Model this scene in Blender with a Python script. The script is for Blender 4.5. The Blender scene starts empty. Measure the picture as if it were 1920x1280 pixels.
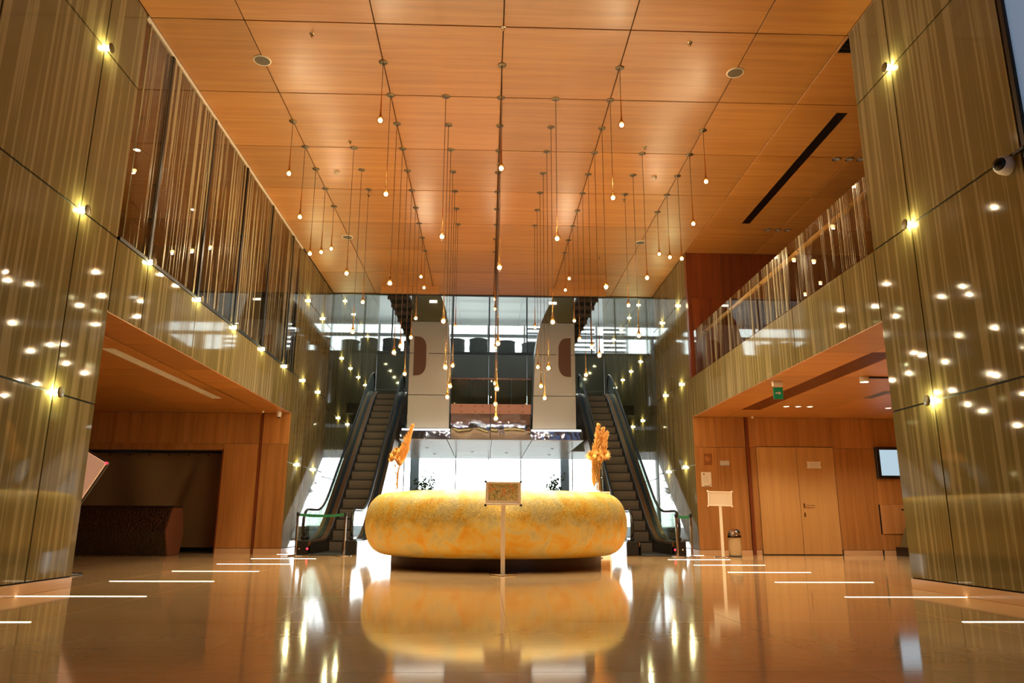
import bpy, math, random
from mathutils import Vector, Matrix
R = math.radians
PI = math.pi
random.seed(7)
S = bpy.context.scene
COL = S.collection

# ---------------------------------------------------------------- camera
F_PX = 1396.6
yaw, pitch, roll = .0337, .2365, -.0042
cy_, sy_, cp_, sp_, cr_, sr_ = math.cos(yaw), math.sin(yaw), math.cos(pitch), math.sin(pitch), math.cos(roll), math.sin(roll)
fwd = Vector((sy_*cp_, cy_*cp_, sp_)); rt = Vector((cy_, -sy_, 0)); dn = fwd.cross(rt)
rt2 = cr_*rt + sr_*dn; dn2 = -sr_*rt + cr_*dn
cam_d = bpy.data.cameras.new('camera'); cam = bpy.data.objects.new('camera', cam_d); COL.objects.link(cam)
cam_d.sensor_width = 36; cam_d.lens = F_PX/1920*36; cam_d.clip_start = .05; cam_d.clip_end = 300
mt = Matrix((rt2, -dn2, -fwd)).transposed().to_4x4(); mt.translation = Vector((-.1725, 0, .77))
cam.matrix_world = mt
S.camera = cam
S.cycles.transparent_max_bounces = 24

# ---------------------------------------------------------------- world, exposure
S.view_settings.view_transform = 'Standard'; S.view_settings.look = 'None'
S.view_settings.exposure = 0.0; S.view_settings.gamma = 1; S.view_settings.use_curve_mapping = False
W = bpy.data.worlds.new('world'); S.world = W; W.use_nodes = True
wn = W.node_tree.nodes; wl = W.node_tree.links; wn.clear()
wo = wn.new('ShaderNodeOutputWorld'); bg = wn.new('ShaderNodeBackground'); bg.inputs['Strength'].default_value = 1.6
tc = wn.new('ShaderNodeTexCoord'); sx = wn.new('ShaderNodeSeparateXYZ'); rp = wn.new('ShaderNodeValToRGB')
wl.new(tc.outputs['Generated'], sx.inputs[0]); wl.new(sx.outputs['Z'], rp.inputs[0])
rp.color_ramp.elements[0].position = 0.0; rp.color_ramp.elements[0].color = (11.5, 11.7, 11.9, 1)
rp.color_ramp.elements[1].position = .5; rp.color_ramp.elements[1].color = (.42, .50, .60, 1)
e = rp.color_ramp.elements.new(.12); e.color = (4.4, 4.7, 5.0, 1)
wl.new(rp.outputs[0], bg.inputs['Color']); wl.new(bg.outputs[0], wo.inputs[0])
PEND_UP, PEND_DOWN, SCONCE_W, DOWN_W = 19.0, 92.0, 26.0, 150.0

# ---------------------------------------------------------------- materials
def lin(r, g, b):
    return tuple(((c/255)/12.92 if c/255 <= .04045 else ((c/255+.055)/1.055)**2.4) for c in (r, g, b)) + (1,)
MATS = {}
def mat(name, col=None, rough=.5, metal=0, emit=None, es=0, coat=0, spec=.5):
    if name in MATS: return MATS[name]
    m = bpy.data.materials.new(name); m.use_nodes = True; b = m.node_tree.nodes['Principled BSDF']
    if col: b.inputs['Base Color'].default_value = lin(*col)
    b.inputs['Roughness'].default_value = rough; b.inputs['Metallic'].default_value = metal
    b.inputs['Coat Weight'].default_value = coat; b.inputs['Coat Roughness'].default_value = .08
    b.inputs['Specular IOR Level'].default_value = spec
    if emit: b.inputs['Emission Color'].default_value = lin(*emit); b.inputs['Emission Strength'].default_value = es
    MATS[name] = m
    return m
def N(m, t, **k):
    n = m.node_tree.nodes.new(t)
    for a, v in k.items(): setattr(n, a, v)
    return n
def L(m, a, b): m.node_tree.links.new(a, b)
def ramp(m, fac, stops):
    r = N(m, 'ShaderNodeValToRGB'); L(m, fac, r.inputs[0]); cr = r.color_ramp
    cr.elements[0].position, cr.elements[0].color = stops[0]; cr.elements[1].position, cr.elements[1].color = stops[-1]
    for p, c in stops[1:-1]:
        e = cr.elements.new(p); e.color = c
    return r
def g(v): return (v, v, v, 1)
def pos_scaled(m, sc, rnd=0):
    ge = N(m, 'ShaderNodeNewGeometry'); mp = N(m, 'ShaderNodeMapping'); mp.inputs['Scale'].default_value = sc
    L(m, ge.outputs['Position'], mp.inputs[0])
    if rnd:
        oi = N(m, 'ShaderNodeObjectInfo'); mu = N(m, 'ShaderNodeMath', operation='MULTIPLY'); mu.inputs[1].default_value = rnd
        L(m, oi.outputs['Random'], mu.inputs[0]); cb = N(m, 'ShaderNodeCombineXYZ')
        for i in range(3): L(m, mu.outputs[0], cb.inputs[i])
        L(m, cb.outputs[0], mp.inputs['Location'])
    return mp.outputs[0]
def noise(m, vec, scale=1, detail=3, rough=.5, dist=0):
    n = N(m, 'ShaderNodeTexNoise'); n.inputs['Scale'].default_value = scale; n.inputs['Detail'].default_value = detail
    n.inputs['Roughness'].default_value = rough; n.inputs['Distortion'].default_value = dist
    L(m, vec, n.inputs['Vector']); return n
def mixc(m, fac, a, b, bt='MIX'):
    x = N(m, 'ShaderNodeMix', data_type='RGBA', blend_type=bt)
    for s, i in ((fac, 0), (a, 6), (b, 7)):
        if isinstance(s, (int, float)): x.inputs[i].default_value = s
        elif isinstance(s, tuple): x.inputs[i].default_value = s
        else: L(m, s, x.inputs[i])
    return x.outputs[2]
def bump(m, h, strength, dist=.01):
    b = N(m, 'ShaderNodeBump'); b.inputs['Strength'].default_value = strength; b.inputs['Distance'].default_value = dist
    L(m, h, b.inputs['Height']); L(m, b.outputs[0], m.node_tree.nodes['Principled BSDF'].inputs['Normal'])

def wood(name, ca, cb, axis='x', rough=.3, ripple=0, coat=0, vary=.25):
    """long-grained veneer; grain runs along axis"""
    m = mat(name, ca, rough, coat=coat); b = m.node_tree.nodes['Principled BSDF']
    sc = {'x': (.35, 9, 9), 'z': (9, 9, .3)}[axis]
    n1 = noise(m, pos_scaled(m, sc, 20), 1, 4, .6, .3)
    sc2 = {'x': (1.5, 60, 60), 'z': (60, 60, 1.5)}[axis]
    n2 = noise(m, pos_scaled(m, sc2, 20), 1, 2)
    r = ramp(m, n1.outputs[0], [(.3, lin(*cb)), (.7, lin(*ca))])
    fine = ramp(m, n2.outputs[0], [(.3, g(.86)), (.7, g(1.0))])
    c = mixc(m, 1.0, r.outputs[0], fine.outputs[0], 'MULTIPLY')
    oi = N(m, 'ShaderNodeObjectInfo'); v = ramp(m, oi.outputs['Random'], [(0, g(1-vary)), (1, g(1.0))])
    c = mixc(m, 1.0, c, v.outputs[0], 'MULTIPLY')
    L(m, c, b.inputs['Base Color'])
    if ripple:
        n3 = noise(m, pos_scaled(m, {'x': (.5, 5, 5), 'z': (5, 5, .5)}[axis], 9), 1, 1)
        bump(m, n3.outputs[0], ripple, .02)
    return m
M_ceil = wood('ceiling_veneer', (208, 147, 76), (184, 121, 54), 'x', .42, .35, .45); M_ceil.node_tree.nodes['Principled BSDF'].inputs['Coat Roughness'].default_value = .34
M_wall = wood('wall_veneer', (198, 138, 76), (164, 106, 52), 'z', .33, 0, .15)
M_door = wood('door_veneer', (204, 154, 92), (190, 138, 78), 'z', .38, 0, .1, .08)
M_dkwood = wood('red_brown_veneer', (138, 68, 32), (104, 46, 20), 'z', .35, 0, .1)
M_ltwood = wood('pale_veneer', (196, 140, 84), (180, 122, 66), 'z', .4, 0, 0, .05)

def stripe_mask(m, scale, lo, hi, seed=0.0):
    ge = N(m, 'ShaderNodeNewGeometry'); s = N(m, 'ShaderNodeSeparateXYZ'); L(m, ge.outputs['Position'], s.inputs[0])
    a = N(m, 'ShaderNodeMath', operation='ADD'); L(m, s.outputs['X'], a.inputs[0]); L(m, s.outputs['Y'], a.inputs[1])
    k = N(m, 'ShaderNodeMath', operation='MULTIPLY'); L(m, a.outputs[0], k.inputs[0]); k.inputs[1].default_value = scale
    z = N(m, 'ShaderNodeMath', operation='MULTIPLY'); L(m, s.outputs['Z'], z.inputs[0]); z.inputs[1].default_value = .22
    c = N(m, 'ShaderNodeCombineXYZ'); L(m, k.outputs[0], c.inputs[0]); L(m, z.outputs[0], c.inputs[1]); c.inputs[2].default_value = seed
    n = noise(m, c.outputs[0], 1, .6, .5)
    return ramp(m, n.outputs[0], [(lo, g(0)), (hi, g(1))]).outputs[0]

def cladding():
    m = mat('back_painted_glass', (140, 112, 58), .045, spec=.32); b = m.node_tree.nodes['Principled BSDF']
    s1 = stripe_mask(m, 15, .53, .60); s2 = stripe_mask(m, 34, .64, .70, 4.0)
    c = mixc(m, s1, lin(110, 98, 62), lin(138, 125, 88))
    h = N(m, 'ShaderNodeMath', operation='MULTIPLY'); L(m, s2, h.inputs[0]); h.inputs[1].default_value = .45
    c = mixc(m, h.outputs[0], c, lin(154, 142, 102))
    L(m, c, b.inputs['Base Color'])
    return m
M_clad = cladding()

def thin_glass(name, tint=(1, 1, 1), refl=.06, rough=0.0, stripes=None):
    m = bpy.data.materials.new(name); m.use_nodes = True; nt = m.node_tree; nt.nodes.clear()
    out = N(m, 'ShaderNodeOutputMaterial'); tr = N(m, 'ShaderNodeBsdfTransparent'); gl = N(m, 'ShaderNodeBsdfGlossy')
    tr.inputs[0].default_value = (*tint, 1); gl.inputs['Roughness'].default_value = rough
    lw = N(m, 'ShaderNodeLayerWeight'); lw.inputs[0].default_value = .5      # Schlick reflectance, the same from both faces
    pw = N(m, 'ShaderNodeMath', operation='POWER'); L(m, lw.outputs['Facing'], pw.inputs[0]); pw.inputs[1].default_value = 5
    add = N(m, 'ShaderNodeMath', operation='MULTIPLY_ADD'); add.use_clamp = True; L(m, pw.outputs[0], add.inputs[0]); add.inputs[1].default_value = .9; add.inputs[2].default_value = refl
    mx = N(m, 'ShaderNodeMixShader'); L(m, add.outputs[0], mx.inputs[0]); L(m, tr.outputs[0], mx.inputs[1]); L(m, gl.outputs[0], mx.inputs[2])
    last = mx.outputs[0]
    if stripes:
        s1 = stripe_mask(m, stripes[0], stripes[1], stripes[1]+.03); s2 = stripe_mask(m, stripes[0]*2.6, stripes[1]+.04, stripes[1]+.06, 3.0)
        mxm = N(m, 'ShaderNodeMath', operation='MAXIMUM'); L(m, s1, mxm.inputs[0]); L(m, s2, mxm.inputs[1])
        k = N(m, 'ShaderNodeMath', operation='MULTIPLY'); L(m, mxm.outputs[0], k.inputs[0]); k.inputs[1].default_value = .8
        df = N(m, 'ShaderNodeBsdfPrincipled'); df.inputs['Base Color'].default_value = lin(172, 156, 118); df.inputs['Roughness'].default_value = .25
        m2 = N(m, 'ShaderNodeMixShader'); L(m, k.outputs[0], m2.inputs[0]); L(m, last, m2.inputs[1]); L(m, df.outputs[0], m2.inputs[2]); last = m2.outputs[0]
    L(m, last, out.inputs[0]); MATS[name] = m
    return m
def frosted():
    m = bpy.data.materials.new('frosted_glass'); m.use_nodes = True; m.node_tree.nodes.clear()
    out = N(m, 'ShaderNodeOutputMaterial'); t = N(m, 'ShaderNodeBsdfTranslucent'); gl = N(m, 'ShaderNodeBsdfGlossy'); mx = N(m, 'ShaderNodeMixShader')
    t.inputs[0].default_value = (.27, .31, .36, 1); gl.inputs['Roughness'].default_value = .2; mx.inputs[0].default_value = .05
    L(m, t.outputs[0], mx.inputs[1]); L(m, gl.outputs[0], mx.inputs[2]); L(m, mx.outputs[0], out.inputs[0]); return m
M_frost = frosted()
M_glass = thin_glass('clear_glass', (.93, .96, .94), .03)
M_gglass = thin_glass('green_tinted_glass', (.66, .74, .69), .05)
M_strglass = thin_glass('striped_window_glass', (.80, .78, .72), .05, stripes=(15, .60))
M_strglass2 = thin_glass('striped_balustrade_glass', (.86, .84, .80), .03, stripes=(15, .60))
M_bulbglass = thin_glass('lamp_glass', (1, .93, .82), .12)
M_dkglass = mat('dark_spandrel_glass', (62, 58, 42), .05, spec=.8)

def glow(name, col, strength, tr=.5):
    m = bpy.data.materials.new(name); m.use_nodes = True; m.node_tree.nodes.clear()
    out = N(m, 'ShaderNodeOutputMaterial'); em = N(m, 'ShaderNodeEmission'); t = N(m, 'ShaderNodeBsdfTransparent'); mx = N(m, 'ShaderNodeMixShader')
    em.inputs[0].default_value = lin(*col); em.inputs[1].default_value = strength; mx.inputs[0].default_value = 1-tr
    L(m, t.outputs[0], mx.inputs[1]); L(m, em.outputs[0], mx.inputs[2]); L(m, mx.outputs[0], out.inputs[0]); MATS[name] = m
    return m
M_core = glow('filament_glow', (255, 214, 150), 22, .3)
M_sconce = glow('sconce_glow', (255, 250, 200), 22, .5)
M_strip = mat('floor_light_strip', (255, 250, 240), .4, emit=(255, 236, 205), es=5)
M_led = mat('led_line', (255, 250, 240), .4, emit=(255, 246, 226), es=6)
M_down = mat('downlight_glow', (255, 240, 210), .4, emit=(255, 232, 190), es=14)
M_screen = mat('lit_screen', (10, 10, 12), .2, emit=(196, 222, 236), es=.85)
M_red = mat('red_indicator', (120, 10, 10), .3, emit=(255, 40, 60), es=4)
M_black = mat('black_rubber', (14, 13, 12), .35)
M_joint = mat('black_joint', (16, 12, 8), .8)
M_dark = mat('dark_metal', (36, 32, 28), .35, .6)
M_step = mat('escalator_step', (34, 30, 29), .5, .2)  # near-black treads paint in the shaded gap between risers
M_riser = mat('escalator_riser', (104, 92, 84), .5, .2)
M_bronze = mat('bronze_deck', (150, 100, 58), .28, .85)
M_chrome = mat('polished_steel', (205, 198, 188), .12, 1)
M_copper = mat('copper_band', (160, 112, 98), .35, .3)
M_brass = mat('brass_neck', (206, 158, 92), .18, 1)
M_white = mat('white_paint', (232, 230, 226), .5)
M_soffit = mat('white_soffit', (236, 232, 228), .3, coat=.3)
M_grey = mat('grey_paint', (150, 150, 150), .5)
M_stone = mat('plinth_stone', (196, 156, 116), .15)
M_green = mat('green_belt', (22, 104, 62), .6)
M_signgreen = mat('exit_green', (10, 110, 66), .4, emit=(10, 130, 76), es=.25)
M_paper = mat('paper', (222, 206, 184), .6)
M_frame = mat('pale_gold_frame', (240, 228, 210), .35, 0)
M_peach = mat('peach_board', (244, 212, 186), .5, emit=(226, 172, 136), es=.35)  # faint emission added to brighten the board, standing in for nearby light
M_curtain = mat('tan_curtain', (120, 92, 56), .75)
M_beige = mat('beige_plaster', (150, 128, 92), .6)
M_tubchair = mat('charcoal_upholstery', (48, 44, 44), .8)
M_leaf = mat('green_leaf', (60, 92, 52), .5)
M_bark = mat('bark', (96, 74, 54), .8)
M_pot = mat('grey_planter', (130, 128, 124), .5)
M_extcol = mat('blue_grey_column', (150, 164, 178), .5)
M_ground = mat('pale_pavement', (205, 205, 200), .8)
M_blind = mat('white_roller_blind', (210, 216, 224), .7)
M_plume = mat('orange_plume', (244, 196, 124), .8)
M_flower = mat('cream_flower', (238, 196, 112), .7)
M_stem = mat('stem', (226, 160, 90), .7)
M_mirror = mat('warped_mirror_steel', (150, 158, 190), .05, .9)
n_ = noise(M_mirror, pos_scaled(M_mirror, (1, 1, 1)), 2.2, 1); bump(M_mirror, n_.outputs[0], .5, .05)
M_colmetal = mat('champagne_metal', (162, 158, 154), .28, .3)
M_olive = mat('olive_cover', (96, 84, 48), .6)

def floor_mat():
    m = mat('polished_stone_floor', (190, 136, 78), .07, coat=.4, spec=.6); b = m.node_tree.nodes['Principled BSDF']
    n1 = noise(m, pos_scaled(m, (.8, 1.6, 1), 15), 1, 4, .5, .2); n2 = noise(m, pos_scaled(m, (9, 12, 9)), 1, 4)
    c = ramp(m, n1.outputs[0], [(.3, lin(214, 176, 126)), (.7, lin(226, 192, 146))]).outputs[0]
    c2 = ramp(m, n2.outputs[0], [(.3, g(.9)), (.7, g(1))]).outputs[0]
    L(m, mixc(m, 1.0, c, c2, 'MULTIPLY'), b.inputs['Base Color'])
    return m
M_floor = floor_mat()

def gold_mat():
    m = mat('gold_leaf_plaster', (226, 170, 60), .45, 0, coat=.15); b = m.node_tree.nodes['Principled BSDF']
    b.inputs['Coat Roughness'].default_value = .25
    v = pos_scaled(m, (1, 1, 1))
    n1 = noise(m, v, 3.2, 5, .6, .5); n2 = noise(m, v, 40, 3, .6, 3.0)
    c = ramp(m, n1.outputs[0], [(.36, lin(240, 186, 48)), (.46, lin(240, 208, 96)), (.55, lin(232, 218, 142)), (.64, lin(216, 208, 150))]).outputs[0]
    # band of dark straw-like relief around the upper half
    ge = N(m, 'ShaderNodeNewGeometry'); s = N(m, 'ShaderNodeSeparateXYZ'); L(m, ge.outputs['Position'], s.inputs[0])
    n3 = noise(m, v, 4, 3); ad = N(m, 'ShaderNodeMath', operation='MULTIPLY_ADD'); L(m, n3.outputs[0], ad.inputs[0]); ad.inputs[1].default_value = .4; L(m, s.outputs['Z'], ad.inputs[2])
    sub = N(m, 'ShaderNodeMath', operation='PINGPONG'); sub.inputs[1].default_value = 1.16; L(m, ad.outputs[0], sub.inputs[0])
    band = ramp(m, sub.outputs[0], [(.0, g(0)), (.84, g(0)), (.98, g(.9)), (1.12, g(1))]).outputs[0]
    straw = ramp(m, n2.outputs[0], [(.42, g(0)), (.54, g(1))]).outputs[0]
    k = N(m, 'ShaderNodeMath', operation='MULTIPLY'); L(m, band, k.inputs[0]); L(m, straw, k.inputs[1])
    k2 = N(m, 'ShaderNodeMath', operation='MULTIPLY'); L(m, k.outputs[0], k2.inputs[0]); k2.inputs[1].default_value = .75
    L(m, mixc(m, k2.outputs[0], c, lin(128, 98, 36)), b.inputs['Base Color'])
    bump(m, n2.outputs[0], .35, .01)
    return m
M_gold = gold_mat()

def hammered():
    m = mat('hammered_brown_leather', (44, 25, 14), .4, coat=.3)
    vo = N(m, 'ShaderNodeTexVoronoi'); vo.inputs['Scale'].default_value = 22; L(m, pos_scaled(m, (1, 1, 1)), vo.inputs['Vector'])
    bump(m, vo.outputs['Distance'], .8, .03)
    return m
M_hammer = hammered()
def picture():
    m = mat('flower_photo_print', (120, 90, 50), .3); b = m.node_tree.nodes['Principled BSDF']
    v = pos_scaled(m, (1, 1, 1)); vo = N(m, 'ShaderNodeTexVoronoi'); vo.inputs['Scale'].default_value = 26; L(m, v, vo.inputs['Vector'])
    n = noise(m, v, 34, 3, .6, 3)
    c1 = ramp(m, n.outputs[0], [(.35, lin(60, 50, 30)), (.48, lin(170, 160, 80)), (.58, lin(250, 240, 190))]).outputs[0]
    c2 = ramp(m, vo.outputs['Distance'], [(.1, lin(226, 96, 60)), (.35, lin(232, 170, 110))]).outputs[0]
    n5 = noise(m, v, 17, 1); k = ramp(m, n5.outputs[0], [(.58, g(0)), (.64, g(1))]).outputs[0]
    L(m, mixc(m, k, c1, c2), b.inputs['Base Color']); return m
M_pic = picture()

# ---------------------------------------------------------------- mesh helpers
class MB:
    def __init__(s): s.v = []; s.f = []; s.mi = []; s.cur = 0; s.sm = []
    def add(s, vs, fs, smooth=False):
        o = len(s.v); s.v += [tuple(v) for v in vs]
        for f in fs: s.f.append([i+o for i in f]); s.mi.append(s.cur); s.sm.append(smooth)
        return s
    def box(s, x0, x1, y0, y1, z0, z1):
        return s.add([(x, y, z) for z in (z0, z1) for y in (y0, y1) for x in (x0, x1)],
                     [(0, 2, 3, 1), (4, 5, 7, 6), (0, 1, 5, 4), (2, 6, 7, 3), (0, 4, 6, 2), (1, 3, 7, 5)])
    def bbox(s, x0, x1, y0, y1, z0, z1, b=.004):
        """box whose edges are chamfered"""
        b = min(b, abs(x1-x0)/2.2, abs(y1-y0)/2.2, abs(z1-z0)/2.2)
        import itertools
        V = {}; vs = []
        for X in (0, 1):
            for Y in (0, 1):
                for Z in (0, 1):
                    for k in range(3):
                        p = [x0 if not X else x1, y0 if not Y else y1, z0 if not Z else z1]
                        ins = [b if not X else -b, b if not Y else -b, b if not Z else -b]
                        for a in range(3):
                            if a != k: p[a] += ins[a]
                        V[(X, Y, Z, k)] = len(vs); vs.append(tuple(p))
        fs = []
        for k in range(3):
            a, c = [i for i in range(3) if i != k]
            for sgn in (0, 1):
                q = []
                for (i, j) in ((0, 0), (1, 0), (1, 1), (0, 1)):
                    t = [0, 0, 0]; t[k] = sgn; t[a] = i; t[c] = j; q.append(V[(*t, k)])
                fl = (k == 1) ^ (sgn == 0)
                fs.append(tuple(reversed(q)) if fl else tuple(q))
        for k in range(3):
            a, c = [i for i in range(3) if i != k]
            for i in (0, 1):
                for j in (0, 1):
                    t0 = [0, 0, 0]; t1 = [0, 0, 0]; t0[k] = 0; t1[k] = 1; t0[a] = t1[a] = i; t0[c] = t1[c] = j
                    fs.append((V[(*t0, a)], V[(*t1, a)], V[(*t1, c)], V[(*t0, c)]))
        for X in (0, 1):
            for Y in (0, 1):
                for Z in (0, 1): fs.append((V[(X, Y, Z, 0)], V[(X, Y, Z, 1)], V[(X, Y, Z, 2)]))
        return s.add(vs, fs)
    def lathe(s, prof, c=(0, 0, 0), n=32, a0=0, a1=2*PI, cap=True, smooth=True):
        full = abs(a1-a0-2*PI) < 1e-6; m = n if full else n+1; vs = []
        for (r, z) in prof:
            for i in range(m):
                t = a0+(a1-a0)*i/n; vs.append((c[0]+r*math.cos(t), c[1]+r*math.sin(t), c[2]+z))
        fs = []
        for k in range(len(prof)-1):
            for i in range(n):
                j = (i+1) % m if full else i+1
                fs.append((k*m+i, k*m+j, (k+1)*m+j, (k+1)*m+i))
        s.add(vs, fs, smooth)
        if cap and full:
            o = len(s.v)-len(vs)
            if prof[0][0] > 1e-5: s.f.append([o+i for i in reversed(range(m))]); s.mi.append(s.cur); s.sm.append(False)
            if prof[-1][0] > 1e-5: s.f.append([o+(len(prof)-1)*m+i for i in range(m)]); s.mi.append(s.cur); s.sm.append(False)
        return s
    def tube(s, pts, r, n=8, closed=False, flat=1.0):
        pts = [Vector(p) for p in pts]; vs = []; rr = r if isinstance(r, (list, tuple)) else [r]*len(pts)
        up = Vector((1, 0, 0)) if abs((pts[1]-pts[0]).normalized().x) < .9 else Vector((0, 0, 1))
        for i, p in enumerate(pts):
            d = (pts[min(i+1, len(pts)-1)]-pts[max(i-1, 0)]).normalized(); a = d.cross(up).normalized(); b = d.cross(a)
            for k in range(n):
                t = 2*PI*k/n; vs.append(p+a*math.cos(t)*rr[i]*flat+b*math.sin(t)*rr[i])
        fs = [(i*n+k, i*n+(k+1) % n, (i+1)*n+(k+1) % n, (i+1)*n+k) for i in range(len(pts)-1) for k in range(n)]
        fs.append(tuple(reversed(range(n)))); fs.append(tuple((len(pts)-1)*n+k for k in range(n)))
        return s.add(vs, fs, True)
    def prism(s, poly, axis, a, b):
        """extrude a 2-D polygon along axis from a to b; poly gives the two other coordinates in x,y,z order"""
        def P(u, v, w): return {0: (w, u, v), 1: (u, w, v), 2: (u, v, w)}[axis]
        n = len(poly); vs = [P(u, v, a) for u, v in poly]+[P(u, v, b) for u, v in poly]
        fs = [tuple(range(n)), tuple(reversed(range(n, 2*n)))]+[(i, i+n, (i+1) % n+n, (i+1) % n) for i in range(n)]
        return s.add(vs, fs)
    def mesh(s, name, mats):
        me = bpy.data.meshes.new(name); me.from_pydata(s.v, [], s.f)
        for m in (mats if isinstance(mats, (list, tuple)) else [mats]): me.materials.append(m)
        me.polygons.foreach_set('material_index', s.mi); me.polygons.foreach_set('use_smooth', s.sm)
        import bmesh
        bm = bmesh.new(); bm.from_mesh(me); bmesh.ops.recalc_face_normals(bm, faces=bm.faces); bm.to_mesh(me); bm.free()
        me.update(); return me
    def obj(s, name, mats, parent=None, loc=(0, 0, 0), rot=(0, 0, 0)):
        return put(name, s.mesh(name, mats), parent, loc, rot)
def put(name, me, parent=None, loc=(0, 0, 0), rot=(0, 0, 0)):
    o = bpy.data.objects.new(name, me); COL.objects.link(o); o.parent = parent; o.location = loc; o.rotation_euler = rot
    return o
def thing(name, label, cat, loc=(0, 0, 0), rz=0, group=None):
    o = put(name, None, None, loc, (0, 0, rz)); o.empty_display_size = .1
    return tag(o, label, cat, group)
def tag(o, label, cat, group=None, kind=None):
    o['label'] = label; o['category'] = cat
    if group: o['group'] = group
    if kind: o['kind'] = kind
    return o
def struct(name, label=None, cat=None):
    o = put(name, None); o['kind'] = 'structure'; o.empty_display_size = .1
    o['label'] = label or name; o['category'] = cat or 'structure'
    return o
def smesh(mb, name, mats, label, cat):
    o = mb.obj(name, mats); o['kind'] = 'structure'; o['label'] = label; o['category'] = cat
    return o
def box(x0, x1, y0, y1, z0, z1, b=0):
    m = MB(); return m.bbox(x0, x1, y0, y1, z0, z1, b) if b else m.box(x0, x1, y0, y1, z0, z1)
def ordn(n): return ['first', 'second', 'third', 'fourth', 'fifth', 'sixth', 'seventh', 'eighth', 'ninth', 'tenth', 'eleventh', 'twelfth', 'thirteenth', 'fourteenth', 'fifteenth'][n]
def light(kind, name, loc, power, col, parent=None, rot=(0, 0, 0), **k):
    d = bpy.data.lights.new(name, kind); d.energy = power; d.color = col
    for a, v in k.items(): setattr(d, a, v)
    o = put(name, d, parent, loc, rot); return o

A, B = 4.98, 5.45                      # hall walls; wider well behind
NY = lambda n: 8.336+1.8255*n          # wall joints in depth
Z1, Z2, Z3, Z4, ZC = 2.14, 4.31, 6.475, 8.64, 7.627
ZF = 3.32                              # underside of the side balconies
YW = 18.4                              # rear wood walls of the side bays
YE = 22.3                              # rear edge of the hall ceiling

# ================================================================ FLOOR
fl = struct('floor', 'polished warm beige stone floor of the hall', 'floor')
box(-12, 12, -5.2, 32, -.2, -.006).obj('grout_bed', M_stone, fl)
TY = [-5.2, -3.8, -1.8, .2, 2.2, 4.2, 6.19, 8.2, 10.17, 12.13, 14.1, 16.1, 18.05, 20.0, 22.0, 24.0, 26, 28, 30, 31.8]
TX = [-12, -10.46, -8.64, -6.81, -4.98, -3.65, -1.825, 0, 1.825, 3.65, 4.98, 6.81, 8.64, 10.46, 12]
for i in range(len(TX)-1):
    for j in range(len(TY)-1):
        if abs((TX[i]+TX[i+1])/2) > 5.4 and TY[j] > 19: continue
        box(TX[i]+.0025, TX[i+1]-.0025, TY[j]+.003, TY[j+1]-.003, -.03, 0).obj('floor_tile', M_floor, fl)
smesh(box(-60, 60, 31.95, 120, -.2, -.02), 'ground', M_ground, 'pale pavement outside the rear glass front', 'pavement')
smesh(box(5.6, 60, -30, 31.9, -.25, -.21), 'ground', M_ground, 'pale ground outside to the right of the hall', 'pavement')

# ================================================================ CEILING
ce = struct('ceiling', 'high ceiling of orange veneer panels over the hall', 'ceiling')
MB().box(-11, 5.3, -5.2, YE, ZC+.02, ZC+.25).box(5.3, 11.2, 7.2, YE, ZC+.02, ZC+.25).obj('ceiling_backing', M_joint, ce)
CX_ = [-10.8, -8.64, -6.81, -4.98, -3.66, -1.83, 0, 1.83, 3.66, 4.98, 6.83, 8.65, 11]
CYR = [-5.2, -1.5, 1.97, 3.8, 5.63]+[7.46+1.8288*k for k in range(8)]+[YE]
for i in range(len(CX_)-1):
    for j in range(len(CYR)-1):
        if CX_[i] > 4.9 and CYR[j] < 7: continue
        if CYR[j] > 18.3 and (CX_[i] < -5 or CX_[i] > 4.9): continue
        gx = .007 if abs(CX_[i]+4.98) > .01 else .02
        box(CX_[i]+gx, CX_[i+1]-.007, CYR[j]+.009, CYR[j+1]-.009, ZC, ZC+.03, .004).obj('ceiling_panel', M_ceil, ce)
tr = struct('trim_1', 'veneered bulkheads hanging at the rear edge of the ceiling', 'trim')
for s in (-1, 1):
    box(*sorted((s*1.66, s*3.4)), 21.5, 21.6, ZC-.22, ZC, .004).obj('bulkhead', M_ceil, tr)
box(-A, A, YE, YE+.12, ZC-.02, ZC+.9).obj('edge_fascia', M_dark, tr)

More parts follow.
